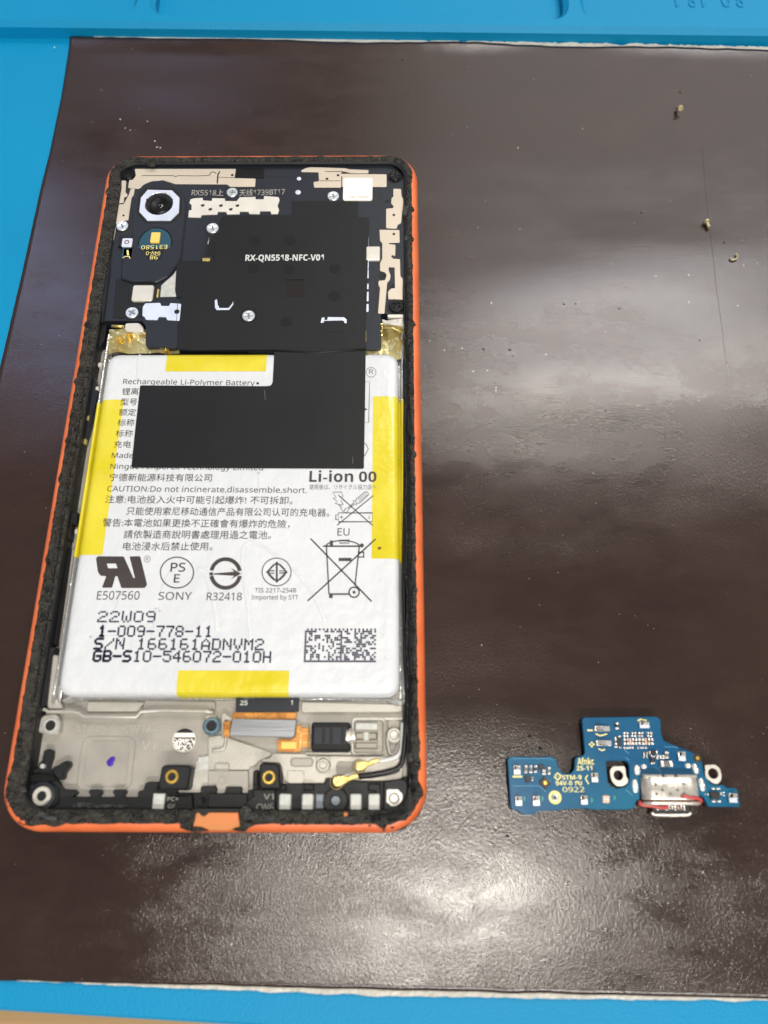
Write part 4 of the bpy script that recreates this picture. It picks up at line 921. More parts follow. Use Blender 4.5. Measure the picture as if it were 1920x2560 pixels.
# inkjet dot codes
random.seed(4)
dotline('c5', 432, 878, 918, 878, 84, '22W09', BT, 'ink_navy', battery, .185)
dotline('c5', 436, 1003, 1412, 1006, 84, '1-009-778-11', BT, 'ink_navy', battery, .185, 1)
(u0, v0), (u1, v1) = src('c5', 402, 1112), src('c6', 255, 1075); dotline('s', u0, v0, u1, v1, 24.5, 'S/N 166161ADNVM2', BT, 'ink_navy', battery, .185, 1)
(u0, v0), (u1, v1) = src('c5', 392, 1218), src('c6', 316, 1178); dotline('s', u0, v0, u1, v1, 24.5, 'GB-S10-546072-010H', BT, 'ink_navy', battery, .185, 4)
A = W('c6', 603, 1172, BT); B = W('c6', 1185, 1172, BT); T = W('c6', 603, 908, BT); C = []
for i in range(36):
    for j in range(16):
        on = random.random() < .46
        if i == 0 or j == 0 or i == 18: on = True
        if j == 15 or i == 35 or i == 17: on = (i+j) % 2 == 0 if j == 15 else j % 2 == 0
        if on: C.append((A.x+(B.x-A.x)*i/35, A.y+(T.y-A.y)*j/15))
dots('dot_code', C, .19, BT+.062, 'ink_navy', battery)
dots('smudge', [(*W('c6', x, y, BT).xy, s_) for x, y, s_ in ((1260, 955, .6), (1290, 1000, .5), (1270, 1090, .6), (1265, 1140, .8), (1285, 1160, .5), (1225, 1010, .4))], .13, BT+.01, 'print_d', battery)
dots('smudge', [(*W('c6', 1220, 235, BT).xy, 1.6), (*W('c6', 1232, 232, BT).xy, 1)], .18, BT+.05, 'copper_dk', battery)
# amber foil of the battery head, crumpled
def foil(seq_fr, x0, y0, x1, y1, z, amp, seed):
    n, m_ = 7, 4; V = []; F = []
    for j in range(m_+1):
        for i in range(n+1):
            q = W(seq_fr, x0+(x1-x0)*i/n, y0+(y1-y0)*j/m_, z); V.append((q.x, q.y, z+amp*noise.noise(Vector((q.x*.7+seed, q.y*.6, 0)))-.0*j))
    for j in range(m_):
        for i in range(n): a = j*(n+1)+i; F.append((a, a+n+1, a+n+2, a+1))
    return fix(link('amber_foil', V, F, 'kapton', battery, False))
foil('c1', 195, 1670, 860, 1895, 5.6, 1.2, 3); foil('c2', 1060, 1560, 1420, 1860, 5.8, 1.4, 8)
for x, y in ((300, 1765), (380, 1730)):
    c = W('c1', x, y, 6.3); lathe('foil_rivet', c, [(.75, 5.6), (.7, 6.45), (.35, 6.5), (.3, 6.1), (.01, 6.1)], 'gold', battery, 18)
c = W('c1', 730, 1858, 6.0); lathe('foil_rivet', c, [(.7, 5), (.65, 6.2), (.3, 6.25), (.01, 5.9)], 'gold', battery, 18)

# ---------------------------------------------------------------- black side mouldings left of the battery
ZS = 5.6
shape('side_moulding', 2.2, ZS, 'black', P, 'l8', [(608, 770), (672, 850), (625, 1130), (590, 1180), (555, 1330), (520, 1330), (555, 1150)], bev=.15)
shape('side_moulding', 2.2, 5.3, 'black_satin', P, 'l8', [(520, 1335), (565, 1330), (590, 1440), (530, 1680), (500, 1770), (450, 1995), (395, 2210), (420, 2215), (330, 2212), (410, 1900), (480, 1600)], bev=.15)
box('side_stud', 'c3', 240, 320, 282, 360, 3, 5.4, 'white_blk', P, .2, .3); box('side_stud', 'c3', 215, 545, 252, 585, 3, 5.4, 'white_blk', P, .2, .3)
box('side_stud', 'n4', 555, 180, 598, 238, 3, 5.2, 'white_blk', P, .2, .3)
for x, y in ((147, 845), (120, 1065)): box('side_spring', 'c3', x-10, y-22, x+10, y+22, 4.8, 5.7, 'palegold', P, .1)
tube('side_key_contact', [W('l8', 452, 1940, 5.6), W('l8', 418, 2140, 5.6)], .3, 'silver', P, 6)
shape('side_moulding', 2.2, 5.9, 'black', P, 'n4', [(480, 0), (590, 0), (575, 120), (525, 125), (500, 300), (440, 290)], bev=.15)
shape('side_moulding', 2.2, 5.0, 'black_deep', P, 'n4', [(395, 410), (520, 400), (370, 1480), (245, 1470)], bev=.1)
shape('side_channel', 2.2, 4.3, 'mag', P, 'n4', [(530, 405), (640, 405), (420, 1560), (372, 1480), (470, 700)], bev=.1)
shape('side_moulding', 2.2, 6.2, 'black', P, 'n4', [(245, 1490), (350, 1495), (305, 1580), (240, 2130), (180, 2150)], bev=.15)

# ---------------------------------------------------------------- upper cover, antennas, camera, shielding film
ZC = 6.5
V, F = prism_data(rounded([Vector((-HW+3.4, W('c1', 300, 1590, ZC).y)), Vector((W('c1', 540, 1590, ZC).x, W('c1', 540, 1590, ZC).y)), Vector((W('c1', 545, 1835, ZC).x, W('c1', 545, 1838, ZC).y)), Vector((W('c2', 1200, 1778, ZC).x, W('c2', 1200, 1778, ZC).y)),
     Vector((W('c2', 1200, 1455, ZC).x, W('c2', 1200, 1455, ZC).y)), Vector((HW-2.8, W('c2', 1300, 1455, ZC).y)), Vector((HW-2.8, HH-6)), Vector((HW-6, HH-2.4)), Vector((-HW+6, HH-2.4)), Vector((-HW+3.4, HH-6))], .6, 3), 2.2, ZC, .1)
cover = link('upper_cover', V, F, 'black_satin', P)
shape('cover_panel', ZC, ZC+.1, 'black_deep', cover, 'c1', [(1395, 155), (1659, 155), (1659, 245), (1385, 242)])
shape('cover_rail', ZC, ZC+.55, 'black', cover, 'c1', [(150, 1010), (205, 1010), (205, 1100), (165, 1400), (140, 1600), (122, 1600), (128, 1400), (140, 1150)], bev=.12)
shape('cover_panel', ZC, ZC+.12, 'black', cover, 'c1', [(262, 1195), (395, 1200), (385, 1440), (500, 1470), (500, 1560), (235, 1560)], bev=.05)
shape('cover_hole', ZC, ZC+.13, 'hole', cover, 'c1', [(285, 1535), (345, 1535), (340, 1565), (280, 1565)])
strokes('cover_seam', ZC, [sl('c2', ZC, [(0, 222), (590, 232)], 6), sl('c2', ZC, [(1190, 320), (1190, 430), (1130, 440)], 3), sl('c2', ZC, [(1085, 1155), (1155, 1155), (1155, 1440), (1080, 1455)], 6)], 'hole', cover)
ZA = ZC+.14
def ant(*seq, r=.25): return shape('antenna_plate', ZC, ZA, 'beige', cover, *seq, bev=.04, r=r)
a1 = ant('c1', [(440, 158), (1395, 158), (1380, 245), (1580, 250), (1575, 325), (1335, 325), (1310, 303), (820, 300), (700, 262), (600, 280), (530, 320), (470, 345), (445, 345), (378, 338), (388, 262), (420, 262), (450, 225)])
strokes('antenna_slot', ZA, [sl('c1', ZA, [(505, 223), (800, 223), (825, 232), (850, 223), (1020, 226), (1140, 222)], 7), sl('c1', ZA, [(1242, 182), (1225, 215), (1218, 298)], 13), sl('c1', ZA, [(1225, 238), (1300, 240), (1385, 244)], 6), sl('c1', ZA, arc(1180, 222, 34, 180, 330, 12), 8)], 'hole', cover)
a2 = ant('c1', [(310, 268), (360, 268), (352, 380), (372, 395), (370, 415), (340, 425), (335, 475), (268, 485), (275, 420), (300, 400), (300, 345)])
ant('c1', [(402, 345), (440, 345), (432, 400), (410, 430), (390, 560), (380, 640), (300, 650), (262, 680), (258, 740), (240, 835), (215, 832), (225, 750), (240, 620), (262, 495), (335, 490), (360, 445), (385, 400)])
a3 = ant('c2', [(478, 165), (520, 145), (560, 135), (880, 145), (910, 155), (1088, 162), (1085, 190), (930, 190), (890, 180), (860, 172), (830, 195), (1250, 200), (1250, 312), (1120, 312), (835, 312), (835, 318), (595, 318), (590, 270), (640, 262), (635, 180), (480, 178)])
strokes('antenna_slot', ZA, [sl('c2', ZA, [(695, 176), (850, 176), (890, 190), (935, 196), (1250, 198)], 7), sl('c2', ZA, [(645, 260), (835, 260)], 6), sl('c2', ZA, [(845, 220), (845, 318)], 8)], 'hole', cover)
a4 = ant('c2', [(1310, 330), (1380, 332), (1385, 400), (1400, 420), (1400, 470), (1380, 640), (1350, 655), (1340, 690), (1245, 685), (1245, 510), (1310, 505), (1312, 485), (1290, 465), (1295, 410), (1310, 405)])
a5 = ant('c2', [(1185, 700), (1365, 702), (1368, 815), (1270, 818), (1270, 830), (1330, 835), (1328, 930), (1300, 960), (1370, 965), (1375, 1120), (1395, 1140), (1395, 1330), (1265, 1325), (1262, 1260), (1290, 1230), (1325, 1228), (1322, 1040), (1270, 1035), (1268, 1065), (1285, 1110), (1280, 1150), (1255, 1180), (1230, 1455), (1172, 1455), (1190, 1225), (1175, 1195), (1178, 1160), (1235, 1155), (1250, 1110), (1235, 1085), (1190, 1070), (1190, 1000), (1210, 960), (1210, 820), (1190, 800)], r=.18)
dots('antenna_pin', [(*W('c1', 335, 598, ZA).xy, .8), (*W('c2', 712, 242, ZA).xy, 1), (*W('c2', 812, 210, ZA).xy, 1), (*W('c2', 1315, 568, ZA).xy, 1), (*W('c2', 1315, 740, ZA).xy, 1), (*W('c2', 1305, 942, ZA).xy, 1), (*W('c1', 1360, 218, ZA).xy, 1)], .32, ZA+.02, 'brown', cover, 14)
for f_, x, y, r_ in (('c2', 1255, 442, .45), ('c2', 1218, 1112, .95), ('c2', 1305, 1205, .5)):
    c = W(f_, x, y, ZC); lathe('cover_hole', c, [(r_, ZC+.02), (r_*.95, ZC+.06), (.01, ZC+.01)], 'hole' if r_ < .9 else 'black', cover, 18)
for x, y, r_ in ((460, 243, .48), (452, 366, .6)):
    c = W('c2', x, y, ZC); lathe('test_pad', c, [(r_, ZC), (r_, ZC+.12), (.01, ZC+.16)], 'silver', cover, 18)
# text on the cover
text('c1', 975, 408, 1275, 410, 48, 'RX5518上', ZC, 'print_d', cover, bold=.008, proud=.02)
(u0, v0), (u1, v1) = src('c1', 1425, 412), src('c2', 332, 382); text('s', u0, v0, u1, v1, 13, '天线1739BT17', ZC, 'print_d', cover, bold=.008, proud=.02)
# white sticker (its square code is left out, its number stays)
st = box('sticker', 'c2', 858, 232, 1122, 436, ZC, ZA+.12, 'paper', P, .03, .6)
text('c2', 922, 418, 1080, 418, 22, '067000', ZA+.12, 'print_d', cover)
# silver shield plate with holes
ZH = ZC+.25
hs = [W('c1', x, y, ZH) for x, y in ((1080, 500), (1152, 537), (1252, 502), (1345, 537), (1408, 502))]
V, F = prism_data(pts(ZH, 'c1', [(965, 445), (1000, 435), (1080, 430), (1085, 455), (1165, 460), (1170, 433), (1290, 436), (1292, 460), (1400, 462), (1430, 425), (1560, 422)], 'c2', [(65, 400), (70, 425), (140, 425), (145, 395), (275, 405), (285, 430), (266, 485), (280, 520), (270, 555), (210, 557), (200, 530), (110, 530), (105, 557), (10, 556)], 'c1', [(1520, 582), (1510, 560), (1432, 558), (1428, 583), (1310, 585), (1300, 560), (1225, 560), (1218, 585), (1075, 590), (1060, 615), (945, 612), (950, 550), (975, 545), (975, 495), (955, 480)]), ZC, ZH, .05, holes=[circ(h.x, h.y, .42, 12) for h in hs])
link('shield_plate', V, F, 'shield', P)
# camera housing: raised surround with an octagonal silver frame, barrel and lens
ZK = 7.15
hous = shape('camera_surround', ZC, ZK, 'black_satin', P, 'c1', [(415, 900), (420, 470), (450, 380), (520, 300), (600, 268), (680, 262), (770, 280), (850, 330), (905, 410), (922, 500), (900, 760), (872, 1010), (800, 1110), (760, 1165), (640, 1228), (560, 1215), (400, 1218), (305, 1190), (320, 1010), (330, 900)], bev=.22, r=.5)
c = W('c1', 672, 495, ZK)
oc = pts(ZK+.25, 'c1', [(562, 355), (792, 360), (862, 430), (856, 568), (778, 645), (557, 645), (482, 562), (497, 432)])
prism('camera_well', rounded(pts(ZK, 'c1', [(540, 335), (810, 340), (885, 415), (880, 590), (795, 672), (540, 672), (460, 585), (475, 410)]), .4, 2), ZC, ZK+.03, 'hole', hous)
V, F = prism_data(oc, ZK, ZK+.3, .08, holes=[circ(c.x, c.y, 3.02, 32)]); camf = link('camera_frame', V, F, 'silver', P)
prism('camera_cavity', circ(c.x, c.y, 3.05, 32), ZK, ZK+.06, 'hole', camf)
for a in range(8):
    t = math.radians(22.5+a*45); q = (c.x+2.95*math.cos(t), c.y+2.95*math.sin(t)); prism('frame_notch', circ(q[0], q[1], .28, 3), ZK+.2, ZK+.32, 'copper_dk' if a in (1, 4) else 'hole', camf)
cb = W('c1', 672, 490, ZK+.7)
barrel = lathe('camera_barrel', cb, [(2.4, ZK), (2.4, ZK+.4), (2.2, ZK+.6), (1.7, ZK+.62), (.75, ZK+.28), (.75, ZK+.2)], 'black_deep', P, 32)
lathe('lens', cb, [(.76, ZK+.22), (.5, ZK+.36), (.25, ZK+.42), (.01, ZK+.44)], 'lens', barrel, 20, True)
lathe('barrel_ring', cb, [(2.3, ZK+.5), (2.15, ZK+.64), (1.75, ZK+.64), (1.65, ZK+.55)], 'blackmetal', barrel, 32)
# flash board
cf = W('c1', 632, 860, ZK)
fb = prism('flash_board', [q for q in circ(cf.x, cf.y, 3.45, 40, 4.0) if q.y > cf.y-1.35], ZK-.1, ZK+.05, 'teal', P)
prism('flash_tail', pts(ZK+.04, 'c1', [(500, 885), (745, 885), (700, 950), (680, 1015), (555, 1015), (545, 950)]), ZK-.1, ZK+.03, 'black', fb)
rim_ = [q for q in circ(cf.x, cf.y, 3.95, 40, 4.5) if q.y > cf.y-1.2]; rin = [q for q in circ(cf.x, cf.y, 3.5, 40, 4.05) if q.y > cf.y-1.2]
tube('flash_rim', [Vector((q.x, q.y, ZK+.02)) for q in sorted(rin, key=lambda q: math.atan2(q.y-cf.y+2, q.x-cf.x))], .16, 'black_deep', hous, 6)
box('flash_emitter', 'c1', 590, 755, 676, 850, ZK+.04, ZK+.5, 'led', fb, .08, .2)
text('c1', 500, 918, 745, 912, 36, 'E31580', ZK+.05, 'silk', fb, flip=True); text('c1', 545, 972, 680, 970, 34, '94V-0', ZK+.05, 'silk', fb, flip=True); text('c1', 580, 1012, 670, 1012, 36, '.98', ZK+.05, 'silk', fb, flip=True)
sens = box('sensor_window', 'c1', 288, 790, 428, 885, ZC, ZK+.02, 'hole', P, .04)
box('antenna_spring', 'c1', 318, 810, 415, 890, ZK, ZK+.35, 'silver', P, .1, .3); c = W('c1', 365, 848, ZK+.4); lathe('spring_hole', c, [(.55, ZK+.36), (.5, ZK+.38), (.01, ZK+.3)], 'copper_dk', P, 14)
box('sensor_board', 'c1', 322, 900, 415, 1000, ZC, ZK+.0, 'teal', P, .04); strokes('sensor_mark', ZK, [sl('c1', ZK, [(330, 1000), (345, 985), (390, 985), (395, 1005)], 8), sl('c1', ZK, [(372, 925), (378, 975)], 18)], 'silk', P)
strokes('surround_mark', ZK, [sl('c1', ZK, [(800, 822), (842, 824)], 22)], 'brown', hous)
# contact blocks, gap and clip on the left
box('gap_floor', 'c1', 395, 1225, 665, 1440, ZC, ZC+.05, 'hole', P); box('contact_block', 'c1', 415, 1252, 612, 1402, ZC+.02, ZC+.6, 'white_blk', P, .15, .5)
box('contact_strip', 'c1', 648, 1290, 666, 1368, ZC, ZC+.3, 'palegold', P, .05)
shape('shield_corner', ZC, ZC+.12, 'machined', P, 'c1', [(858, 1080), (830, 1300), (832, 1362), (680, 1365), (690, 1260), (720, 1230), (800, 1160)], bev=.03)
shape('black_tape', ZC, ZC+.3, 'black_satin', P, 'c1', [(550, 1395), (880, 1385), (880, 1600), (835, 1850), (545, 1832), (545, 1640), (505, 1590), (505, 1440)], bev=.06, r=.4)
clip = shape('connector_clip', ZC+.2, ZC+.45, 'silver', P, 'c1', [(540, 1425), (680, 1420), (690, 1450), (765, 1450), (775, 1422), (878, 1430), (862, 1590), (745, 1583), (735, 1555), (665, 1553), (655, 1583), (545, 1580), (530, 1550), (512, 1545), (515, 1460)], bev=.05, r=.2)
strokes('clip_fold', ZC+.45, [sl('c1', ZC+.45, [(845, 1425), (842, 1500), (835, 1590)], 7)], 'steel', clip); c = W('c1', 838, 1505, ZC+.45); prism('clip_hole', circ(c.x, c.y, .55, 16), ZC+.4, ZC+.47, 'black', clip)
shape('contact_block', 5, ZC+.1, 'white_blk', P, 'c1', [(345, 1610), (480, 1605), (520, 1650), (522, 1690), (345, 1690)], bev=.2, r=.6)
tube('contact_spring', [W('c1', 225, 1640, 6.2), W('c1', 340, 1645, 6.2)], .3, 'palegold', P, 6)
# right contact block and plated edge strips
box('contact_block', 'c2', 1066, 848, 1190, 972, ZC, ZC+.55, 'white_blk', P, .15, .3)
strip_r = []
for y0, y1 in ((700, 745), (765, 845), (978, 1045), (1055, 1132), (1185, 1230), (1258, 1340), (1368, 1435)):
    box('plated_tab', 'c2', 1063, y0, 1088, y1, ZC, ZC+.32, 'silver', P, .06, .1)
shape('shield_bracket', 5.4, 6.3, 'shell', P, 'c2', [(1205, 1500), (1250, 1515), (1420, 1490), (1420, 1580), (1340, 1560), (1210, 1545)], bev=.15)
box('contact_block', 'c2', 1258, 1462, 1405, 1488, 5.8, 6.6, 'white_blk', P, .1, .2)
tube('foil_edge', [W('c2', 1200, 1590, 6.6), W('c2', 1300, 1585, 6.7), W('c2', 1400, 1630, 6.6)], .2, 'palegold', P, 6)
# wireless antenna film
ZN = ZC+.38
film = shape('antenna_film', ZC+.26, ZN, 'film', P, 'c2', [(400, 440), (992, 442), (990, 586), (1092, 592), (1078, 1100), (1062, 1600), (1058, 1772)], 'c1', [(1000, 1868), (838, 1858), (845, 1600), (872, 1372), (832, 1362), (820, 1300), (835, 1062), (865, 1026), (1052, 1026), (1075, 1030), (1180, 1015), (1190, 985), (1160, 970), (1110, 965), (1150, 850), (1190, 780), (1245, 760), (1258, 720), (1240, 660), (1262, 602)], 'c2', [(370, 566), (400, 548)], bev=.02)
(u0, v0), (u1, v1) = src('c1', 1482, 1026), src('c2', 682, 978); text('s', u0, v0, u1, v1, 15, 'RX-QN5518-NFC-V01', ZN, 'print_w', film, bold=.01, proud=.02, heavy=True)
for x, y in ((60, 800), (380, 800), (45, 1050), (370, 1055), (785, 1050), (775, 1300), (345, 1530)):
    c = W('c2', x, y, ZN); prism('pressed_spot', circ(c.x, c.y, 1.25, 28), ZN-.05, ZN+.012, 'film2', film)
shape('film_window', ZN-.05, ZN+.012, 'film_red', film, 'c2', [(345, 1150), (510, 1150), (505, 1310), (338, 1310)]); strokes('window_edge', ZN, [sl('c2', ZN, [(345, 1152), (505, 1152)], 8)], 'hole', film)
shape('film_slot', ZN-.05, ZN+.014, 'hole', film, 'c2', [(670, 818), (685, 803), (715, 805), (735, 822), (730, 832), (675, 832)])
s1 = shape('film_slot', ZN-.05, ZN+.02, 'silver', film, 'c1', [(1195, 1400), (1215, 1385), (1225, 1450), (1290, 1462), (1340, 1440), (1370, 1410), (1368, 1440), (1330, 1488), (1215, 1490), (1198, 1470)])
shape('slot_tab', ZN-.05, ZN+.03, 'film', film, 'c1', [(1230, 1395), (1362, 1400), (1362, 1425), (1325, 1470), (1235, 1470)]); strokes('slot_edge', ZN+.03, [sl('c1', ZN, [(1215, 1388), (1365, 1388)], 9)], 'hole', film)
s2 = shape('film_slot', ZN-.05, ZN+.02, 'silver', film, 'c2', [(655, 1540), (665, 1495), (690, 1490), (690, 1515), (715, 1515), (718, 1488), (865, 1490), (890, 1510), (888, 1545), (868, 1540), (855, 1518), (690, 1522), (680, 1540)])
shape('slot_tab', ZN-.05, ZN+.03, 'film', film, 'c2', [(682, 1525), (868, 1525), (868, 1618), (678, 1618)]); strokes('slot_edge', ZN+.02, [sl('c2', ZN, [(676, 1540), (676, 1622), (870, 1622), (872, 1545)], 5)], 'hole', film)
c = W('c1', 1515, 1545, ZN); lathe('film_ring', c, [(1.75, ZN-.02), (1.7, ZN+.06), (1.3, ZN+.04), (1.2, ZN)], 'film2', film, 30)
shape('film_gap', ZC+.1, ZC+.3, 'hole', P, 'c1', [(1115, 770), (1185, 770), (1195, 800), (1160, 850), (1125, 960), (1180, 970), (1180, 1022), (1060, 1022), (1075, 970), (1100, 960)])
tube('gap_spring', [W('c1', 1142, 810, ZC+.5), W('c1', 1130, 870, ZC+.5)], .16, 'steel', P, 6); box('gap_spring', 'c1', 1078, 998, 1150, 1026, ZC+.1, ZC+.45, 'palegold', P, .05)
# L-shaped film over the battery
ZL = BT+.14
lf = rounded(pts(ZL, 'c4', [(238, 188), (1062, 186), (1056, 640), (1045, 1268)], 'c3', [(558, 1316), (590, 1000), (642, 540)], 'c4', [(160, 524), (205, 520), (222, 490)]), .35, 3)
V, F = prism_data(lf, BT+.05, ZL, .02); film_l = link('battery_film', V, F, 'film', P)
tube('film_fold', [W('c4', 240, 205, ZL-.02), W('c4', 600, 222, ZL-.02), W('c4', 1060, 195, ZL-.02)], .3, 'film', film_l, 6, True, .3)
strokes('film_scratch', ZL, [sl('c4', ZL, [(150, 560), (155, 650)], 3), sl('c4', ZL, [(945, 1160), (945, 1225)], 3)], 'ink_lt', film_l)
shape('head_shadow_gap', 4, 5.0, 'black_deep', P, 'c3', [(690, 180), (1660, 195), (1660, 235), (560, 235)])  # solid black bar, the gap's shade put into its colour
# screws
random.seed(8)
for x, y, r_ in ((320, 690, 1.28), (1357, 375, 1.2), (1172, 712, 1.3), (412, 1510, 1.3), (1515, 1548, 1.28)):
    zz = ZK if (x, y) == (320, 690) and False else ZC+.12
    c = W('c1', x, y, zz+.3); 
    if (x, y) in ((320, 690), (1172, 712), (412, 1510)): lathe('screw_seat', c, [(r_+.35, ZC+.02), (r_+.3, ZC+.07), (.5, ZC+.05)], 'hole', P, 24)
    recess_screw('screw', P, c.xy, r_, zz if x != 1515 else ZN+.05, 'zinc', 'steel')
c = W('c2', 768, 392, ZC+.4); recess_screw('screw', P, c.xy, 1.25, ZC+.12, 'zinc', 'steel')
for f_, x, y, r_ in (('c1', 378, 212, 1.3), ('c2', 1325, 215, 1.25), ('c2', 1338, 1388, 1.45)):
    c = W(f_, x, y, ZC+.3); lathe('screw_seat', c, [(r_+.5, ZC+.02), (r_+.45, ZC+.12), (r_+.1, ZC+.1), (.5, ZC+.05)], 'black_deep', P, 28)
    o = recess_screw('screw', P, c.xy, r_, ZC+.14, 'blackmetal', 'hole'); o['label'] = 'black screw with a cross recess'

# ================================================================ the small blue circuit board
random.seed(21)
ZT = 1.75; ZL0 = .85
board_root = empty('charging_port_board', (W('p1', 800, 1000, 0).x, W('p1', 800, 1000, 0).y, 0), 'small blue circuit board with a silver charging socket and red gasket right of the phone', 'circuit board')
BR = Matrix.Translation(board_root.location).inverted()
_made = []
def pb(o): o.parent = board_root; o.matrix_parent_inverse = BR; return o
outline = pts(ZT, 'p1', [(150, 720), (170, 690), (200, 680), (520, 690), (700, 680), (760, 695), (790, 740), (800, 800), (825, 855), (870, 893), (930, 905), (980, 890), (1010, 850), (1020, 800), (1020, 730), (1040, 690), (1090, 675), (1130, 665), (1152, 630), (1133, 420), (1115, 220), (1120, 190), (1150, 172)],
   'p2', [(480, 152), (520, 165), (545, 200), (550, 350), (580, 440), (620, 465), (810, 540), (1000, 620), (1040, 660), (1060, 760), (1075, 870), (1140, 960), (1200, 990), (1300, 985), (1350, 1020), (1450, 1025), (1480, 1045), (1515, 1225), (1495, 1255), (1140, 1255), (1115, 1230), (1070, 1140), (1000, 1100), (985, 900), (950, 865), (330, 868), (295, 900), (290, 1165), (248, 1185), (230, 1240), (210, 1275), (175, 1285)],
   'p1', [(1560, 1370), (1240, 1368), (1200, 1355), (1020, 1355), (880, 1365), (830, 1378), (560, 1385), (530, 1395), (490, 1432), (340, 1430), (285, 1385), (220, 1370), (190, 1340)])
hole = pts(ZT, 'p1', [(1425, 760), (1445, 738)], 'p2', [(105, 692), (140, 708), (158, 745), (166, 900), (158, 960), (110, 1010), (10, 1030)], 'p1', [(1490, 1068), (1450, 1010)])
V, F = prism_data(outline, ZL0, ZT, .1, holes=[hole]); board = pb(link('board', V, F, 'pcb'))
def q(o): return pb(o)
def bx(name, fr, x0, y0, x1, y1, h, m, bev=.03, r=0., z0=ZT): return q(prism(name, wrect(fr, x0, y0, x1, y1, z0+h), z0-.02, z0+h, m, None, bev, r=r))
def child(o, par): o.parent = par; return o
# contact springs: a silver plate with a bent leaf
def contact(fr, x0, y0, x1, y1, flip=False, horiz=False):
    a = bx('contact_spring', fr, x0, y0, x1, y1, .25, 'solder', .06, .08)
    def sub(name, fx0, fy0, fx1, fy1, z0, z1, m, bev=.05):
        X0, X1 = x0+(x1-x0)*fx0, x0+(x1-x0)*fx1; Y0, Y1 = y0+(y1-y0)*fy0, y0+(y1-y0)*fy1
        return child(prism(name, wrect(fr, X0, Y0, X1, Y1, z1), z0, z1, m, None, bev), a)
    if horiz:
        sub('leaf_base', .54, .05, .98, .92, ZT+.2, ZT+.5, 'steel'); sub('spring_gap', .1, .15, .5, .85, ZT+.2, ZT+.27, 'hole', 0)
        V = []; A_ = [W(fr, x0+(x1-x0)*f, y0+(y1-y0)*g, ZT) for f in (.55, .25, .08) for g in (.2, .8)]; zs = [ZT+.5, ZT+.5, ZT+1.0, ZT+1.0, ZT+.75, ZT+.75]
        V = [(v.x, v.y, z) for v, z in zip(A_, zs)]
    else:
        f0, f1 = (.45, 1.0) if not flip else (0., .55)
        sub('leaf_base', .04, f0+.02, .96, f1-.02, ZT+.2, ZT+.55, 'silver'); sub('spring_gap', .15, (.1 if not flip else .6), .85, (.45 if not flip else .9), ZT+.2, ZT+.27, 'hole', 0)
        ys = (.5, .25, .05) if not flip else (.5, .75, .95)
        A_ = [W(fr, x0+(x1-x0)*g, y0+(y1-y0)*f, ZT) for f in ys for g in (.25, .75)]; zs = [ZT+.55, ZT+.55, ZT+1.0, ZT+1.0, ZT+.8, ZT+.8]
        V = [(v.x, v.y, z) for v, z in zip(A_, zs)]
    V += [(v[0], v[1], v[2]-.08) for v in V]
    F = [(0, 1, 3, 2), (2, 3, 5, 4), (6, 8, 9, 7), (8, 10, 11, 9), (0, 2, 8, 6), (2, 4, 10, 8), (1, 7, 9, 3), (3, 9, 11, 5), (4, 5, 11, 10)]
    child(fix(link('spring_leaf', V, F, 'shell')), a); return a
for a in (('p1', 228, 795, 320, 915), ('p1', 250, 1195, 340, 1320), ('p1', 478, 1190, 570, 1320), ('p1', 1100, 1185, 1190, 1305), ('p1', 1237, 890, 1325, 1015), ('p2', 760, 580, 850, 695), ('p2', 1378, 1090, 1480, 1205)): contact(*a)
contact('p2', 285, 215, 410, 295); contact('p1', 1278, 282, 1478, 355, horiz=True); contact('p1', 1300, 468, 1500, 542, horiz=True)
# passive components: a body between two solder ends
def passive(fr, x0, y0, x1, y1, m='chip', h=.35, vert=True, e=.3):
    b = bx('component', fr, x0, y0, x1, y1, h, m, .04)
    if vert: R_ = ((x0-2, y0-2, x1+2, y0+(y1-y0)*e), (x0-2, y1-(y1-y0)*e, x1+2, y1+2))
    else: R_ = ((x0-2, y0-2, x0+(x1-x0)*e, y1+2), (x1-(x1-x0)*e, y0-2, x1+2, y1+2))
    for r_ in R_: child(prism('solder_end', wrect(fr, *r_, ZT+h), ZT-.01, ZT+h+.03, 'solder', None, .07, r=.08), b)
    return b
for a in ((370, 794, 408, 895), (434, 794, 470, 895), (668, 815, 706, 912)): passive('p1', *a, m='ceramic')
passive('p1', 492, 797, 532, 888, 'chip'); passive('p1', 1548, 238, 1590, 324, 'chip'); passive('p1', 600, 852, 645, 918, 'chip', e=.42); passive('p1', 460, 945, 485, 992, 'ceramic', e=.4)
bx('chip', 'p1', 560, 790, 632, 850, .4, 'chip'); bx('chip', 'p1', 385, 930, 440, 1012, .45, 'chip')
c = W('p1', 638, 1022, ZT+.4); dm = q(prism('microphone', [Vector((c.x, c.y+1.0)), Vector((c.x-1.0, c.y)), Vector((c.x, c.y-1.0)), Vector((c.x+1.0, c.y))], ZT, ZT+.45, 'brown', None, .05)); child(prism('microphone_port', rounded([Vector((c.x, c.y+.38)), Vector((c.x-.38, c.y)), Vector((c.x, c.y-.38)), Vector((c.x+.38, c.y))], .12, 2), ZT+.4, ZT+.48, 'gold', None, .02), dm)
bx('chip', 'p2', 412, 570, 500, 610, .4, 'brown'); bx('solder_pad', 'p2', 405, 575, 420, 612, .43, 'solder'); bx('solder_pad', 'p2', 492, 568, 508, 612, .43, 'solder')
passive('p2', 427, 632, 476, 728, 'chip', .45, e=.2); passive('p2', 548, 690, 690, 765, 'ceramic', .7, False, .27); passive('p2', 597, 582, 643, 662, 'ceramic', .4)
ic = bx('chip', 'p2', 1155, 1070, 1265, 1158, .5, 'chip', .05)
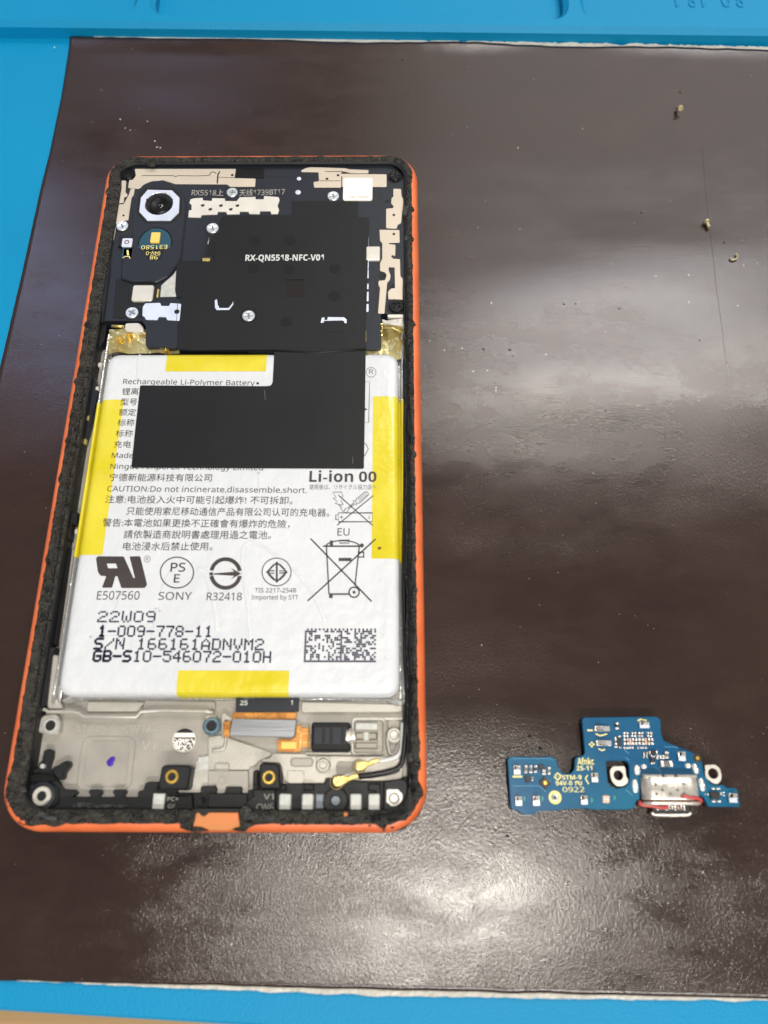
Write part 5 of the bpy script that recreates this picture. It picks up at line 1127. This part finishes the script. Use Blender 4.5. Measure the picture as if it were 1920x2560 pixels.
for a in ((1168, 1020, 1208, 1045), (1226, 1020, 1250, 1045), (1258, 1020, 1275, 1045), (1170, 1172, 1215, 1200), (1234, 1172, 1280, 1200), (1115, 1088, 1135, 1112), (1085, 1090, 1100, 1108), (1272, 1075, 1292, 1110), (1300, 1072, 1325, 1088), (1308, 1108, 1332, 1122)): bx('solder_pad', 'p2', *a, .18, 'solder', .05, .05)
# grid of tiny parts
def pads(fr, L_, m='solder', h=.2): 
    for x, y, w_, h_ in L_: bx('solder_pad', fr, x-w_/2, y-h_/2, x+w_/2, y+h_/2, h, m, .05, .08)
for xs in ((103, 138, 198, 235), (285, 320, 393, 430)):
    bx('chip', 'p2', xs[0]-14, 345, xs[1]+14, 396, .14, 'chip', .02); bx('chip', 'p2', xs[2]-14, 345, xs[3]+14, 396, .14, 'chip', .02)
    bx('chip', 'p2', xs[0]-10, 420, xs[3]+25, 498, .12, 'chip', .02)
    pads('p2', [(x, y, 26, 22) for x in xs for y in (352, 388)])
    pads('p2', [(x+o, y, 26, 34) for x, o in zip(xs, (4, 10, 12, 14)) for y, oo in ((433, 0), (481, 4))])
    pads('p2', [((xs[1]+xs[2])/2+8, 457, 30, 84)], 'pink', .3)
pads('p2', [(x, 533, 20, 26) for x in (103, 143, 175, 205, 270, 305, 335, 370)])
bx('chip', 'p2', 330, 588, 392, 652, .14, 'chip', .02); pads('p2', [(x, y, 18, 18) for x in (343, 378) for y in (595, 622, 645)])
pads('p2', [(x, y, 26, 22) for x in (508, 545, 582) for y in (632, 660)]); bx('chip', 'r6', 1295, 505, 1300, 545, .1, 'chip')
bx('chip', 'r6', 838, 288, 892, 405, .22, 'chip', .03); pads('r6', [(825, 312, 24, 44), (870, 283, 34, 20), (875, 332, 28, 26), (830, 366, 26, 24), (832, 400, 26, 20), (878, 376, 28, 26), (878, 402, 26, 16)])
def oval(fr, x, y, rx, ry, rot=0):
    c = W(fr, x, y, ZT); k = (W(fr, x+50, y, ZT)-c).length/50; a = rx*k; b = ry*k*1.06
    P_ = []
    for t in range(24):
        u = 2*math.pi*t/24; X = a*math.copysign(abs(math.cos(u))**.8, math.cos(u)); Y = b*math.copysign(abs(math.sin(u))**.8, math.sin(u)); P_.append(Vector((c.x+X*math.cos(rot)-Y*math.sin(rot), c.y+X*math.sin(rot)+Y*math.cos(rot))))
    V, F = prism_data(P_, ZT-.02, ZT+.14, .12); return q(link('solder_joint', V, F, 'solder'))
for a in ((258, 805, 38, 58), (340, 765, 36, 29), (233, 1003, 38, 76), (877, 752, 37, 31), (968, 790, 36, 60, .25), (1047, 985, 36, 76, .1)): oval('p2', *a)
oval('p1', 1428, 1232, 48, 50); bx('solder_joint', 'p1', 1382, 1186, 1474, 1225, .2, 'pink', .06, .1); bx('solder_joint', 'p1', 1382, 1240, 1474, 1282, .2, 'pink', .06, .1)
c = W('p1', 765, 1210, ZT); q(lathe('plated_ring', c, [(1.08, ZT), (1.05, ZT+.05), (.62, ZT+.05)], 'silk', None, 32)); q(lathe('ring_bore', c, [(.62, ZT+.04), (.5, ZT+.08), (.25, ZT+.06), (.01, ZT+.02)], ['steel', 'hole'], None, 24, mi=[0, 0, 1]))
c = W('p2', 993, 658, ZT); q(lathe('corner_pad', c, [(.75, ZT+.01), (.7, ZT+.03), (.01, ZT+.03)], 'brown', None, 24)); q(prism('corner_pad', circ(c.x, c.y, .34, 14), ZT, ZT+.14, 'gold', None, .05))
# printed marks
def pm(L_, m='silk', name='silkscreen_mark'): return q(strokes(name, ZT, [sl(f, ZT, P_, wd) for f, P_, wd in L_], m, None))
pm([('p1', [(1183, 341), (1254, 341)], 20)]); pm([('p1', [(1205, 523), (1277, 523)], 22), ('p1', [(1241, 490), (1241, 560)], 22)])
pm([('p1', [(1290, 385), (1350, 412), (1440, 388)], 16)]); pm([('p1', [(1328, 578), (1375, 603), (1412, 588)], 16)]); pm([('p2', [(265, 205), (300, 186), (375, 202)], 18)])
pm([('p1', [(1188, 922), (1158, 965), (1200, 1037)], 15)]); pm([('p1', [(215, 941), (338, 941)], 24)])
def pt(*a, **k): return q(text(a[0], a[1], a[2], a[3], a[4], a[5], a[6], ZT, 'silk', None, 'silkscreen_text', **k))
pt('p1', 1060, 785, 1272, 785, 84, 'Afnkc', heavy=True); pt('p1', 1045, 862, 1250, 858, 58, '25-11', heavy=True); pt('p1', 860, 980, 1112, 976, 56, 'STM-9', heavy=True)
pt('p1', 775, 1055, 990, 1052, 58, '94V-0', heavy=True); pt('p1', 1022, 1050, 1115, 1050, 48, 'ЯU', bold=.045); pt('p1', 865, 1142, 1148, 1140, 66, '0922')
pm([('p1', [(755, 935), (798, 893), (845, 935), (825, 950), (790, 935)], 13), ('p1', [(845, 945), (800, 985), (757, 945), (775, 925), (815, 945)], 13)])
pm([('p1', [(215, 1062), (545, 1060)], 5), ('p1', [(555, 1058), (650, 1138)], 7), ('p1', [(625, 938), (710, 1005)], 6), ('p2', [(585, 515), (610, 525), (720, 522), (760, 535)], 6), ('p2', [(105, 565), (160, 608)], 6), ('p2', [(112, 652), (168, 690)], 6), ('p2', [(118, 1045), (200, 1115)], 7), ('p1', [(215, 706), (700, 706), (745, 730)], 4), ('p2', [(480, 770), (550, 830)], 4)], 'pcb_line', 'board_trace')
for x, y in ((365, 1225), (600, 1225), (1240, 1245), (1535, 1215)):
    q(prism('arrow_mark', pts(ZT+.01, 'p1', [(x-8, y-42), (x+22, y), (x-8, y+45)]), ZT, ZT+.012, 'pcb_green'))
# charging socket: stadium shell, gasket, tongue and contacts
xl, xr = W('p2', 298, 1020, 1.75).x, W('p2', 992, 1020, 1.75).x; cxs = (xl+xr)/2; hw = (xr-xl)/2
yb_, yt_ = W('p2', 640, 1172, 3.3).y, W('p2', 640, 880, 3.3).y; zc, rs = 1.72, 1.62
def stadium(w_, r_, n=10):
    out = []
    for k in range(n+1): a = -math.pi/2+math.pi*k/n; out.append((w_-r_+r_*math.cos(a), r_*math.sin(a)))
    for k in range(n+1): a = math.pi/2+math.pi*k/n; out.append((-w_+r_+r_*math.cos(a), r_*math.sin(a)))
    return out
def stad(name, secs, m, cap0=True, cap1=True, smooth=True, par=None):
    V = []; F = []; k = 22
    for y, w_, r_ in secs: V += [(cxs+a, y, zc+b) for a, b in stadium(w_, r_)]
    for j in range(len(secs)-1):
        for i in range(k): F.append((j*k+i, j*k+(i+1) % k, (j+1)*k+(i+1) % k, (j+1)*k+i))
    if cap0: F.append(tuple(range(k)))
    if cap1: F.append(tuple((len(secs)-1)*k+i for i in range(k))[::-1])
    o = link(name, V, F, m, None, False)
    fix(o)
    for pg in o.data.polygons: pg.use_smooth = smooth and len(pg.vertices) == 4
    return q(o)
sock = stad('charging_socket', [(yt_, hw-.35, rs-.25), (yt_-.35, hw-.02, rs-.02), (yb_+.5, hw, rs), (yb_+.05, hw, rs), (yb_, hw-.1, rs-.1)], 'shell')
stad('socket_flange', [(yb_-.25, hw+.05, rs+.0), (yb_-.35, hw+.12, rs+.05), (yb_-.7, hw+.05, rs-.05), (yb_-.8, hw-.3, rs-.35)], 'shell')
stad('socket_mouth', [(yb_-.02, hw-.3, rs-.3), (yb_-.4, hw-.3, rs-.3)], 'copper_dk')
for f0, f1 in ((.03, .36), (.40, .58), (.62, .97)):
    x0 = xl+(xr-xl)*f0; x1 = xl+(xr-xl)*f1; o = q(prism('shell_fold', [Vector((x0, yt_-.28)), Vector((x1, yt_-.28)), Vector((x1, yt_+.3)), Vector((x0, yt_+.3))], 1.2, zc+rs-.1, 'shell', None, .2))
for x, y in ((485, 980), (825, 972), (570, 1050), (752, 1048), (498, 1098), (665, 1095), (832, 1088)):
    c = W('p2', x, y, 3.34); o = q(lathe('spot_weld', c, [(.26, 3.33), (.24, 3.37), (.12, 3.35), (.01, 3.34)], 'ceramic', None, 14))
tg = [Vector((W('p2', 432, 1300, 1.6).x, W('p2', 640, 1348, 1.6).y)), Vector((W('p2', 900, 1300, 1.6).x, W('p2', 640, 1348, 1.6).y)), Vector((W('p2', 900, 1300, 1.6).x, yb_)), Vector((W('p2', 432, 1300, 1.6).x, yb_))]
q(prism('socket_tongue', rounded(tg, .5, 4), 1.0, 1.95, 'chip', None, .15))
e0, e1 = tg[0], tg[1]; o = q(tube('tongue_rim', spline([Vector((e0.x+.02, e0.y+.4, 1.7)), Vector((e0.x+.5, e0.y+.02, 1.6)), Vector(((e0.x+e1.x)/2, e0.y-.05, 1.6)), Vector((e1.x-.5, e0.y+.02, 1.6)), Vector((e1.x-.02, e0.y+.4, 1.7))], 4), .34, 'shell', None, 8))
for k in range(10):
    x = 505+k*36.5; o = q(prism('socket_contact', wrect('p2', x-11, 1240, x+11, 1288+(10 if k % 3 == 0 else 0), 2.12), 1.9, 2.12, 'pink' if k in (2, 7) else 'solder', None, .03))
g1 = q(tube('gasket', spline([W('p2', 800, 1122, 3.55), W('p2', 900, 1140, 3.55), W('p2', 985, 1150, 3.3), W('p2', 1035, 1172, 2.6), W('p2', 1020, 1205, 1.9), W('p2', 985, 1222, 1.4)], 5), .3, 'red', None, 8, True, .8))
g2 = q(tube('gasket', spline([W('p2', 632, 1260, 2.05), W('p2', 560, 1262, 2.15), W('p2', 450, 1245, 2.2), W('p2', 350, 1235, 2.2), W('p2', 290, 1215, 2.1), W('p2', 300, 1192, 1.6)], 5), .3, 'red', None, 8, True, .8))
# mounting lugs
def lug(seq, hx, hy, fr, r_):
    z = 1.55; c = W(fr, hx, hy, z); V, F = prism_data(rounded(pts(z, *seq), .3, 3), z-.35, z, .05, holes=[circ(c.x, c.y, r_, 28)]); return q(link('mounting_lug', V, F, 'white_blk'))
lug(('p1', [(1475, 860), (1512, 808), (1640, 804)], 'p2', [(95, 757), (115, 775), (125, 880), (155, 930), (140, 970), (90, 1003), (30, 1005)], 'p1', [(1560, 1060), (1510, 1015), (1485, 950)]), 1587, 925, 'p1', .8)
lug(('p2', [(1080, 745), (1210, 737), (1270, 785), (1290, 870), (1285, 930), (1240, 980), (1180, 965), (1100, 905), (1085, 860), (1090, 790)]), 1187, 848, 'p2', .85)

# origins: a part's own middle, so that it is where its shape is
for o in list(bpy.data.objects):
    if o.type == 'MESH' and o.data.vertices and o.location.length == 0 and o.name.split('.')[0] not in ('magnetic_sheet', 'desk', 'dust'):
        if o.children: continue
        c = sum((v.co for v in o.data.vertices), Vector())/len(o.data.vertices)
        if o.data.users == 1: o.data.transform(Matrix.Translation(-c)); o.location = c
